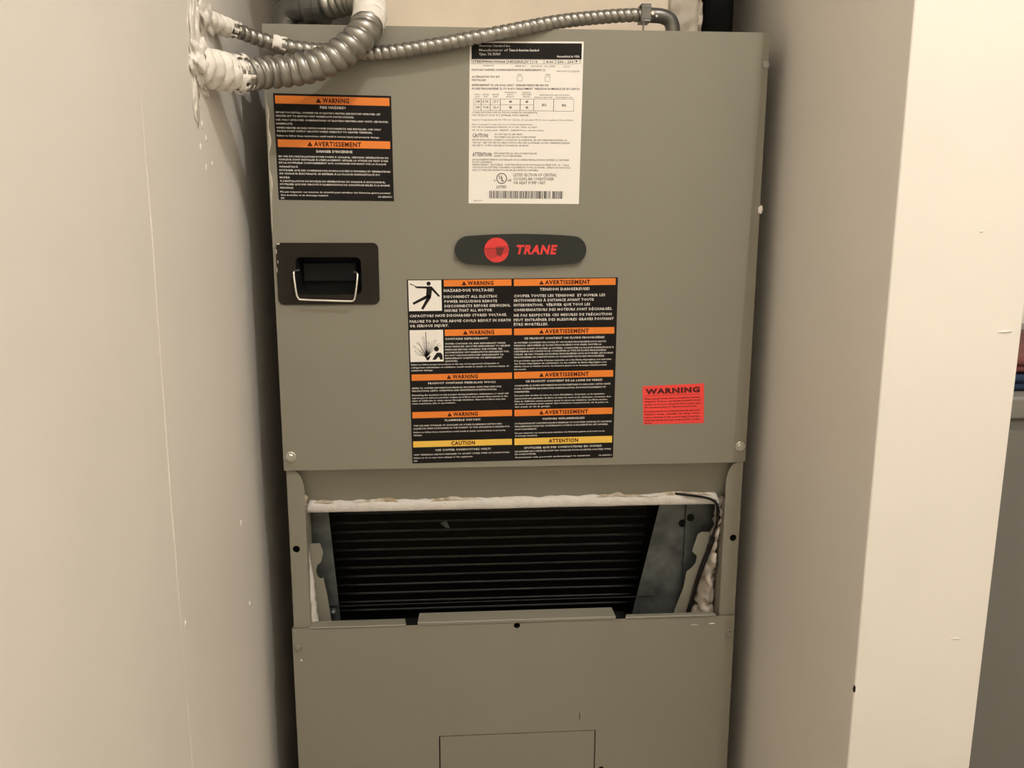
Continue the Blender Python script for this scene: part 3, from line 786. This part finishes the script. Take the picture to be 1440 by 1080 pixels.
pk.build('lettering', fb, 0.00055, M['ink_black'], lb)

# ---------------------------------------------------------------- opening with the coil
for s, pz in ((-1, 0.9204), (1, 0.9210)):
    o = [(s * 0.2962, 1.030), (s * 0.2915, 1.030)]
    for i in range(7):
        a = math.pi / 2 * i / 6
        o.append((s * (0.2895 - 0.0150 * math.sin(a)), 1.0270 - 0.030 * (1 - math.cos(a))))
    o += [(s * 0.2746, 0.9389), (s * 0.2748, 0.795), (s * 0.2962, 0.795)]
    if s > 0: o.reverse()
    plate('corner_post', o, 0.004, 0.0012, M['grey'], ah, holes=[circle(s * 0.2885, pz, 0.0046)], bevel=0.0004)
    box('post_return', *sorted((s * 0.2746, s * 0.2758)), 0.0052, 0.045, 0.795, 0.975, M['grey'], ah)
    plate('hole_backing', circle(s * 0.2885, pz, 0.007), 0.012, 0.001, M['dark'], ah)
plate('top_rail', [(-0.2940, 0.970), (0.2940, 0.970), (0.2940, 1.034), (-0.2940, 1.034)], 0.0, 0.0012, M['grey'], ah,
      fn=lambda p: Vector((p.x, p.y + 0.0068 + (1.034 - p.z) * 0.34, p.z)))


def fuzzy_strip(name, x0, x1, z0, z1, y0, y1, mat, parent, amp, seed, bottom=0.0, taper=False):
    bm = bmesh.new(); rings = []
    n = 110
    for i in range(n + 1):
        x = x0 + (x1 - x0) * i / n
        a = nz((x, 0, 0), 55, seed) * amp + nz((x, 0, 0), 160, seed + 3) * amp * 0.5
        d = nz((x, 0, 0), 90, seed + 6) * 0.0015
        t = z1 + a; b = z0 + nz((x, 0, 0), 30, seed + 8) * bottom
        if taper: t = b + max(0.0002, (t - b) * math.sin(math.pi * i / n) ** 0.6 * (0.75 + 0.6 * nz((x, 0, 0), 70, seed + 2)))
        if i in (0, n): t = b + (t - b) * 0.4
        rings.append([bm.verts.new(q) for q in ((x, y1, b), (x, y0 + 0.001, b), (x, y0, b + (t - b) * 0.12), (x, y0 - 0.0012 + d, b + (t - b) * 0.5), (x, y0 + d, b + (t - b) * 0.85), (x, y0 + 0.003, t), (x, y1, t - 0.001))])
    for i in range(n):
        for k in range(6): bm.faces.new((rings[i][k], rings[i][k + 1], rings[i + 1][k + 1], rings[i + 1][k]))
        bm.faces.new((rings[i][6], rings[i][0], rings[i + 1][0], rings[i + 1][6]))
    bm.faces.new(rings[0]); bm.faces.new(list(reversed(rings[-1])))
    return bm_obj(name, bm, mat, parent, smooth=True)


ins = fuzzy_strip('insulation_edge', -0.2770, 0.2725, 0.9635, 0.9780, 0.0200, 0.050, M['fibre'], ah, 0.0026, 1.0, 0.0004)
ins['label'] = 'torn white insulation edge'
for i, (a, b, zt) in enumerate(((-0.215, -0.155, 0.9815), (-0.115, -0.045, 0.9812), (0.095, 0.175, 0.9818), (0.175, 0.262, 0.9822), (-0.268, -0.240, 0.981))):
    fuzzy_strip('stained_fibre', a, b, 0.9755, zt, 0.0210, 0.045, M['stain'], ins, 0.0016, 20.0 + i * 3, 0.0016, True)


def on_coil(x, z, off=0.0):                           # the coil leans back towards its foot
    return Vector((x, 0.064 + (0.955 - z) * 0.316 + off, z))


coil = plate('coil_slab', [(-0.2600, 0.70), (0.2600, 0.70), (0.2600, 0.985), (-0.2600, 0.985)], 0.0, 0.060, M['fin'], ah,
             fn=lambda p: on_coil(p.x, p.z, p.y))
coil['label'] = 'dark evaporator coil'  # near-black fins, tone mottled by noise
for k in range(12):
    z = 0.9455 - k * 0.0153
    r = 0.0022
    tube('coil_tube', [on_coil(-0.2560, z), on_coil(0.0, z + 0.0002), on_coil(0.2080, z)], r, M['tube'], coil, step=0.04, nseg=8)
# lighter fin tatter seen on the left
plate('bent_fin', [(-0.1030, 0.9270), (-0.0950, 0.9310), (-0.0900, 0.9180), (-0.0960, 0.9200)], 0.0, 0.0008, M['galv'], coil, fn=lambda p: on_coil(p.x, p.z, p.y - 0.004))
endr = plate('end_plate', [(0.1640, 0.785), (0.2660, 0.785), (0.2770, 0.9000), (0.2790, 0.962), (0.2010, 0.962)], 0.053, 0.0015, M['galv'], coil, bevel=0.0004)
box('end_plate_fold', 0.2350, 0.2362, 0.046, 0.053, 0.800, 0.955, M['galv'], coil)
endl = plate('end_plate', [(-0.2850, 0.785), (-0.2410, 0.785), (-0.2530, 0.962), (-0.2850, 0.962)], 0.053, 0.0015, M['galv'], coil, bevel=0.0004)
br = plate('coil_bracket', [(0.2489, 0.9155), (0.2420, 0.8909), (0.2494, 0.8834), (0.2480, 0.8740), (0.2440, 0.8680), (0.2354, 0.8608), (0.2323, 0.8387), (0.2196, 0.8000), (0.2420, 0.7990), (0.2552, 0.8644), (0.2667, 0.9170), (0.2640, 0.9185), (0.2540, 0.9185)],
           0.034, 0.0014, M['grey'], ah, bevel=0.0004)
bl = plate('coil_bracket', [(-0.2808, 0.9270), (-0.2756, 0.8715), (-0.2690, 0.7980), (-0.2508, 0.7980), (-0.2560, 0.8420), (-0.2600, 0.8669), (-0.2640, 0.8655), (-0.2675, 0.8690), (-0.2692, 0.8770), (-0.2672, 0.8850), (-0.2620, 0.8890), (-0.2585, 0.9023), (-0.2626, 0.9155), (-0.2775, 0.9159)],
           0.034, 0.0014, M['grey'], ah, bevel=0.0004)
for bx, bz in ((0.2320, 0.9250), (0.2430, 0.9330)):
    plate('bracket_slot', circle(bx, bz, 0.0055, 14), 0.0522, 0.0006, M['dark'], coil)
plate('bracket_slot', circle(0.2180, 0.8480, 0.0050, 14), 0.0522, 0.0006, M['galv'], coil)
tube('pan_rod', [(-0.2560, 0.050, 0.8176), (-0.02, 0.050, 0.8186), (0.2050, 0.050, 0.8188)], 0.0008, M['tube'], ah, step=0.03, nseg=8)
bm = bmesh.new()
lathe(bm, [(0.0042, 0), (0.0042, 0.006), (0.0025, 0.010)], (-0.2500, 0.048, 0.8130), (0, -1, 0), 12)
bm_obj('rod_clip', bm, M['galv'], ah, smooth=True)
box('drain_pan', -0.2700, 0.2700, 0.040, 0.30, 0.700, 0.760, M['dark'], ah, bevel=0.004)
wr = tube('control_wire', [(0.2000, 0.026, 0.9790), (0.2250, 0.018, 0.9783), (0.2458, 0.016, 0.9755), (0.2600, 0.015, 0.9715), (0.2675, 0.015, 0.9630), (0.2690, 0.016, 0.9480), (0.2692, 0.018, 0.9361), (0.2609, 0.020, 0.9036), (0.2480, 0.021, 0.8627), (0.2382, 0.022, 0.8170), (0.2330, 0.024, 0.7900)],
          0.0017, M['wire'], ah, step=0.003, nseg=10)
tube('control_wire', [(0.2500, 0.024, 0.9760), (0.2620, 0.020, 0.9720), (0.2700, 0.019, 0.9610), (0.2735, 0.020, 0.9450), (0.2715, 0.022, 0.9250), (0.2640, 0.023, 0.8980), (0.2510, 0.024, 0.8560), (0.2410, 0.026, 0.8100), (0.2370, 0.028, 0.7900)],
     0.0014, M['wire'], ah, step=0.003, nseg=10)
crumple('side_insulation', ([(0.2715, 0.972), (0.2720, 0.940), (0.2655, 0.905), (0.2560, 0.860), (0.2500, 0.820), (0.2450, 0.796)],
                            [(0.2775, 0.966), (0.2762, 0.940), (0.2752, 0.905), (0.2750, 0.860), (0.2750, 0.820), (0.2750, 0.796)]), 0.016, 0.018, 0.009, 95, M['foil'], ah, 2.0, 8, 44)
crumple('side_insulation', ([(-0.2785, 0.965), (-0.2790, 0.930), (-0.2790, 0.890), (-0.2788, 0.850), (-0.2790, 0.820), (-0.2793, 0.796)],
                            [(-0.2760, 0.962), (-0.2762, 0.935), (-0.2735, 0.900), (-0.2705, 0.865), (-0.2685, 0.830), (-0.2664, 0.796)]), 0.014, 0.006, 0.004, 80, M['fibre'], ah, 6.0, 5, 36)
# curled scrap of insulation at the opening's upper left corner
crumple('insulation_scrap', ([(-0.2790, 0.994), (-0.2785, 0.986), (-0.2775, 0.978)], [(-0.2740, 0.992), (-0.2720, 0.987), (-0.2738, 0.978)]), 0.006, 0.004, 0.003, 150, M['stain'], ah, 11.0, 4, 10)

# ---------------------------------------------------------------- lower panel
KX0, KX1, KZ0, KZ1 = -0.1082, 0.1078, 0.420, 0.6462
lp = plate('lower_panel', [(-W2, 0.05), (W2, 0.05), (W2 - 0.003, LOW), (-W2, LOW)], 0.0, 0.0012, M['grey'], ah,
           holes=[[(KX0, KZ0), (KX0, KZ1), (KX1, KZ1), (KX1, KZ0)], circle(-0.0021, 0.8060, 0.0042), circle(0.1168, 0.5850, 0.0042)], bevel=0.0004)
box('side_flange', -W2, -W2 + 0.0012, 0.0012, 0.020, 0.05, LOW, M['grey'], lp)
box('side_flange', W2 - 0.0045, W2 - 0.0033, 0.0012, 0.020, 0.05, LOW, M['grey'], lp)


def flange(x0, x1, zf, rise, d, mat):
    """top edge folded back, its outer corners eased"""
    bm = bmesh.new(); t = 0.0012
    rows = [(0.0, LOW - 0.001), (0.0, zf - 0.0008), (0.0008, zf), (d, zf + rise), (d, zf + rise - t), (t, zf - t - 0.0004), (t, LOW - 0.001)]
    a = [bm.verts.new((x0 + (0.002 if i in (3, 4) else 0), y, z)) for i, (y, z) in enumerate(rows)]
    b = [bm.verts.new((x1 - (0.002 if i in (3, 4) else 0), y, z)) for i, (y, z) in enumerate(rows)]
    n = len(rows)
    for i in range(n): bm.faces.new((a[i], a[(i + 1) % n], b[(i + 1) % n], b[i]))
    bm.faces.new(a); bm.faces.new(list(reversed(b)))
    return bm_obj('top_flange', bm, mat, lp)


flange(-0.2770, -0.1495, LOW + 0.0016, 0.0, 0.0175, M['grey'])
flange(-0.1342, 0.1313, LOW + 0.0040, 0.0030, 0.0215, M['grey'])
flange(0.1450, 0.2690, LOW + 0.0025, 0.0, 0.0080, M['grey'])
plate('hole_backing', circle(-0.0021, 0.8060, 0.006), 0.010, 0.001, M['dark'], lp)
box('knockout_backing', KX0 - 0.01, KX1 + 0.02, 0.008, 0.010, KZ0 - 0.01, KZ1 + 0.01, M['dark'], lp)
plate('knockout_cover', [(KX0 + 0.0016, KZ0 + 0.0016), (KX1 - 0.0012, KZ0 + 0.0016), (KX1 - 0.0012, KZ1 - 0.0012), (KX0 + 0.0016, KZ1 - 0.0012)], 0.0008, 0.0012, M['grey'], lp, bevel=0.0003)
screw(-0.2908, 0.7851, 0.0, lp, M['grey'], 0.0042)
screw(0.2875, 0.7853, 0.0, lp, M['grey'], 0.0040)
blob('paint_chip', (-0.2880, 0.0, 0.7660), (0.0014, 0.0005, 0.0014), 0.3, 1.5, M['lab_white'], lp, 1, 2)
blob('paint_chip', (0.2640, 0.0, 0.8000), (0.0045, 0.0005, 0.0009), 0.3, 1.5, M['lab_white'], lp, 2, 2)
blob('paint_chip', (0.2400, 0.0, 0.7990), (0.0060, 0.0004, 0.0007), 0.3, 1.5, M['zinc'], lp, 3, 2)
blob('scratch', (0.0850, 0.0, 0.6680), (0.0006, 0.0003, 0.0060), 0.2, 1.5, M['hplate'], lp, 4, 2)

# ---------------------------------------------------------------- flexible conduits
def armour(name, path, R, pitch, mat, parent, nseg=30, groove=0.24):
    per = 12
    pts = spline(path, pitch / per)
    bm = bmesh.new()
    def rad(i, a):
        f = (i / per - a / (2 * math.pi)) % 1.0
        return R * (1 - groove + groove * abs(math.sin(math.pi * f)) ** 0.42)
    sweep(bm, pts, rad, nseg)
    return bm_obj(name, bm, mat, parent, smooth=True), pts


def paint_sleeve(name, pts, i0, i1, R, pitch, mat, parent, seed, nseg=30, groove=0.10, lo=-4.0, hi=4.0, rough=0.06):
    """crust of paint over part of a conduit; angles outside lo..hi stay bare"""
    per = 12
    bm = bmesh.new()
    sub = pts[i0:i1]
    n = len(sub)
    T = [(sub[min(i + 1, n - 1)] - sub[max(i - 1, 0)]).normalized() for i in range(n)]
    u = T[0].orthogonal().normalized(); rings = []
    for i in range(n):
        u = (u - T[i] * u.dot(T[i])).normalized(); w = T[i].cross(u); row = []
        for k in range(nseg):
            a = 2 * math.pi * k / nseg
            d = u * math.cos(a) + w * math.sin(a)
            f = ((i + i0) / per - a / (2 * math.pi)) % 1.0
            r = R * (1 - groove + groove * math.sqrt(abs(math.sin(math.pi * f)))) + R * rough * (0.5 + nz(sub[i] + d * R, 110, seed))
            row.append((sub[i] + d * r, d))
        rings.append(row)
    V = {}
    def keep(i, k):
        p, d = rings[i][k]
        e = nz(p, 120, seed + 4) * 6
        if i > n - 3 - (0.5 + 0.5 * math.sin(k * 1.9 + seed) + abs(nz(p, 150, seed + 7)) * 1.6) * n * 0.26: return False
        return lo < d.x * hi_dir[0] + d.y * hi_dir[1] + d.z * hi_dir[2] + e * 0.03
    hi_dir = hi if isinstance(hi, tuple) else (0, 0, 0)
    def vert(i, k):
        if (i, k) not in V: V[(i, k)] = bm.verts.new(rings[i][k][0])
        return V[(i, k)]
    for i in range(n - 1):
        for k in range(nseg):
            if keep(i, k): bm.faces.new((vert(i, k), vert(i, (k + 1) % nseg), vert(i + 1, (k + 1) % nseg), vert(i + 1, k)))
    o = bm_obj(name, bm, mat, parent, smooth=True)
    m = o.modifiers.new('solid', 'SOLIDIFY'); m.thickness = 0.0009; m.offset = 1
    return o


big = empty('flexible_conduit', (LX, -0.125, 1.497))
tag(big, 'thick ribbed flexible metal conduit curving from left wall up over the cabinet top', 'conduit')
BR = 0.0178
body, bpts = armour('armour', [(LX - 0.004, -0.128, 1.498), (-0.326, -0.104, 1.4945), (-0.308, -0.078, 1.4945), (-0.286, -0.057, 1.4990), (-0.262, -0.050, 1.5025), (-0.2400, -0.049, 1.5065), (-0.2190, -0.048, 1.5140), (-0.2010, -0.046, 1.5250),
                               (-0.1860, -0.042, 1.5380), (-0.1770, -0.033, 1.5530), (-0.1740, -0.014, 1.5710), (-0.1790, 0.012, 1.5870), (-0.1950, 0.036, 1.5960), (-0.2150, 0.050, 1.5950), (-0.2360, 0.058, 1.5920)], BR, 0.0116, M['flex'], big)
paint_sleeve('paint_crust', bpts, 1, 80, BR * 0.985, 0.0122, M['plaster'], big, 3.0, groove=0.24, rough=0.17)
nb = len(bpts)
paint_sleeve('paint_crust', bpts, int(nb * 0.63), int(nb * 0.80), BR * 1.005, 0.0122, M['plaster'], big, 7.0, lo=-0.25, hi=(0.1, -0.9, 0.3), rough=0.05)
bm = bmesh.new()
lathe(bm, [(0.0150, -0.004), (0.0225, -0.004), (0.0225, 0.004), (0.0195, 0.006), (0.0195, 0.020), (0.0175, 0.022), (0.0150, 0.022)], (-0.2370, 0.0583, 1.5918), (-1, 0.28, -0.08), 24)
bm_obj('connector', bm, M['zinc_dark'], big)
tube('connector_elbow', [(-0.2520, 0.0625, 1.5905), (-0.2700, 0.068, 1.5892), (-0.2810, 0.071, 1.5850), (-0.2845, 0.072, 1.5750), (-0.2850, 0.072, 1.5590)], 0.0155, M['zinc_dark'], big, step=0.003, nseg=20)
bm = bmesh.new()
lathe(bm, [(0.0150, 0.0), (0.0225, 0.0), (0.0225, 0.006), (0.0190, 0.008), (0.0150, 0.008)], (-0.2850, 0.072, 1.5587), (0, 0, 1), 8)
bm_obj('locknut', bm, M['zinc_dark'], big)

small = empty('flexible_conduit', (LX, -0.075, 1.545))
tag(small, 'thin ribbed flexible metal conduit crossing the cabinet top to an elbow connector', 'conduit')
SR = 0.0083
body, spts = armour('armour', [(LX - 0.003, -0.080, 1.5490), (-0.330, -0.062, 1.5465), (-0.318, -0.040, 1.5450), (-0.303, -0.024, 1.5410), (-0.2850, -0.016, 1.5368), (-0.2620, -0.0135, 1.5325), (-0.2380, -0.0125, 1.5302), (-0.2000, -0.0120, 1.5280), (-0.1600, -0.0120, 1.5288), (-0.1150, -0.0120, 1.5355), (-0.0700, -0.0115, 1.5440),
                              (-0.0300, -0.0100, 1.5520), (0.0100, -0.0050, 1.5610), (0.0450, 0.0050, 1.5690), (0.0800, 0.0170, 1.5755), (0.1150, 0.0260, 1.5805), (0.1400, 0.0300, 1.5828), (0.1500, 0.0310, 1.5830)], SR, 0.0088, M['flex'], small, nseg=20, groove=0.24)
paint_sleeve('paint_crust', spts, 1, 68, SR * 0.99, 0.0088, M['plaster'], small, 5.0, nseg=24, groove=0.16, rough=0.30)
paint_sleeve('paint_crust', spts, 123, 148, SR * 1.01, 0.0088, M['plaster'], small, 9.0, nseg=24, lo=0.1, hi=(0, -0.6, 0.7), rough=0.08)
con = tube('elbow_connector', [(0.1520, 0.031, 1.5832), (0.1620, 0.032, 1.5832), (0.1740, 0.032, 1.5822), (0.1830, 0.032, 1.5780), (0.1868, 0.032, 1.5700), (0.1872, 0.032, 1.5590)], 0.0088, M['zinc_dark'], small, step=0.002, nseg=18)
bm = bmesh.new()                                      # clamp saddle with its screw
add_box(bm, 0.1455, 0.1575, 0.0195, 0.0425, 1.5735, 1.5760)
add_box(bm, 0.1455, 0.1575, 0.0195, 0.0222, 1.5760, 1.5925)
add_box(bm, 0.1455, 0.1575, 0.0398, 0.0425, 1.5760, 1.5925)
add_box(bm, 0.1455, 0.1575, 0.0195, 0.0425, 1.5925, 1.5945)
add_box(bm, 0.1470, 0.1490, 0.0180, 0.0205, 1.5620, 1.5760)
bm_obj('clamp', bm, M['zinc_dark'], small, bevel=0.0008)
bm = bmesh.new()
lathe(bm, [(0.0032, 0), (0.0032, 0.003), (0.0022, 0.004)], (0.1590, 0.0225, 1.5835), (0, -1, 0), 14)
lathe(bm, [(0.0014, -0.002), (0.0014, 0.0035)], (0.1640, 0.0225, 1.5800), (0, -1, 0), 10)
bm_obj('clamp_screw', bm, M['zinc'], small)
bm = bmesh.new()
lathe(bm, [(0.0085, 0.0), (0.0128, 0.0), (0.0128, 0.004), (0.0105, 0.0052), (0.0085, 0.0052)], (0.1872, 0.032, 1.5588), (0, 0, 1), 8)
bm_obj('locknut', bm, M['zinc_dark'], small)

# ---------------------------------------------------------------- above the cabinet
pl = empty('supply_plenum', (0.03, 0.25, TOP))
tag(pl, 'tan duct board supply plenum standing on top of the air handler', 'duct')
box('duct_board', -0.1720, 0.2290, 0.080, 0.500, TOP + 0.0001, 2.40, M['duct'], pl, bevel=0.003)
crumple('tape_strip', ([(0.1920, 1.90), (0.1920, 1.72), (0.1925, 1.62), (0.1930, 1.5600)], [(0.2310, 1.90), (0.2305, 1.72), (0.2310, 1.62), (0.2300, 1.5600)]), 0.0765, -0.001, 0.0045, 60, M['tape'], pl, 4.0, 8, 60)
crumple('torn_tape', ([(0.2285, 1.70), (0.2290, 1.62), (0.2275, 1.5600)], [(0.2350, 1.70), (0.2345, 1.62), (0.2370, 1.5600)]), 0.078, 0.004, 0.006, 90, M['stain'], pl, 14.0, 4, 30)
box('base_flange', -0.1750, 0.1900, 0.066, 0.0795, TOP + 0.0001, TOP + 0.0060, M['duct'], pl, bevel=0.002)
lineset = empty('refrigerant_pipe', (0.263, 0.12, TOP))
tag(lineset, 'black foam insulated pipe rising beside the plenum at the right wall', 'pipe')
bm = bmesh.new(); lathe(bm, [(0.024, 0), (0.0245, 0.25), (0.024, 0.5), (0.024, 0.83)], (0.2620, 0.115, TOP + 0.0001), (0, 0, 1), 28)
bm_obj('foam_sleeve', bm, M['foam'], lineset, smooth=True)
bm = bmesh.new(); lathe(bm, [(0.0110, 0.83), (0.0110, 0.86)], (0.2620, 0.115, TOP), (0, 0, 1), 20)
bm_obj('copper_end', bm, M['zinc'], lineset, smooth=True)

# ---------------------------------------------------------------- beyond the partition on the right
gc = empty('metal_cabinet', (0.80, 0.05, 0))
tag(gc, 'dark grey metal cabinet standing behind the partition at the right edge', 'cabinet')
GX0, GX1, GY0, GY1, GZ = 0.478, 1.10, -0.185, 0.40, 1.128
box('body', GX0, GX1, GY0, GY1, 0.02, GZ, M['grey2'], gc, bevel=0.004)
box('lid', GX0 - 0.006, GX1 + 0.006, GY0 - 0.006, GY1, GZ, GZ + 0.026, M['grey2rim'], gc, bevel=0.004, segs=3)
dr = plate('door', rrect(GX0 + 0.02, GX1 - 0.02, 0.08, GZ - 0.012, 0.006), GY0 - 0.012, 0.0118, M['grey2'], gc, bevel=0.003)
tube('handle', [(GX1 - 0.07, GY0 - 0.012, 0.82), (GX1 - 0.07, GY0 - 0.04, 0.81), (GX1 - 0.07, GY0 - 0.04, 0.70), (GX1 - 0.07, GY0 - 0.012, 0.69)], 0.005, M['zinc'], dr, step=0.004)
for xx in (GX0 + 0.05, GX1 - 0.05):
    for yy in (GY0 + 0.05, GY1 - 0.05):
        bm = bmesh.new(); lathe(bm, [(0.018, 0), (0.018, 0.012), (0.010, 0.021)], (xx, yy, 0), (0, 0, 1), 14); bm_obj('foot', bm, M['wire'], gc)


def folded(name, x0, x1, y0, y1, z0, layers, th, mat, text, seed):
    """cloth folded into flat layers, the rounded folds towards the front"""
    o = empty(name, ((x0 + x1) / 2, (y0 + y1) / 2, z0)); tag(o, text, 'cloth')
    for L in range(layers):
        bm = bmesh.new(); rings = []
        zc = z0 + th * (L + 0.5)
        n = 26
        for i in range(n + 1):
            x = x0 + (x1 - x0) * i / n
            w = 0.0016 * nz((x, L, 0), 22, seed)
            yf = y0 + 0.004 * nz((x, L * 3, 0), 12, seed + 2)
            r = th * 0.5
            ring = [(x, y1, zc - r)]
            for k in range(9):
                a = -math.pi / 2 - math.pi * k / 8
                ring.append((x, yf + r + r * math.cos(a), zc + r * math.sin(a) + (w if L == layers - 1 and k > 4 else 0)))
            ring.append((x, y1, zc + r))
            rings.append([bm.verts.new(p) for p in ring])
        m = len(rings[0])
        for i in range(n):
            for k in range(m): bm.faces.new((rings[i][k], rings[i][(k + 1) % m], rings[i + 1][(k + 1) % m], rings[i + 1][k]))
        bm.faces.new(rings[0]); bm.faces.new(list(reversed(rings[-1])))
        bm_obj('fold', bm, mat, o, smooth=True)
    return o


folded('folded_cloth', 0.500, 0.76, -0.165, 0.08, GZ + 0.0262, 2, 0.0095, M['cloth_blue'], 'folded dark blue cloth lying on the grey cabinet lid', 1.0)
folded('folded_cloth', 0.505, 0.74, -0.160, 0.07, GZ + 0.0464, 2, 0.0080, M['cloth_red'], 'folded dull red cloth on top of the blue cloth', 5.0)

bpy.data.objects.remove(_fo)
bpy.data.curves.remove(_fc)
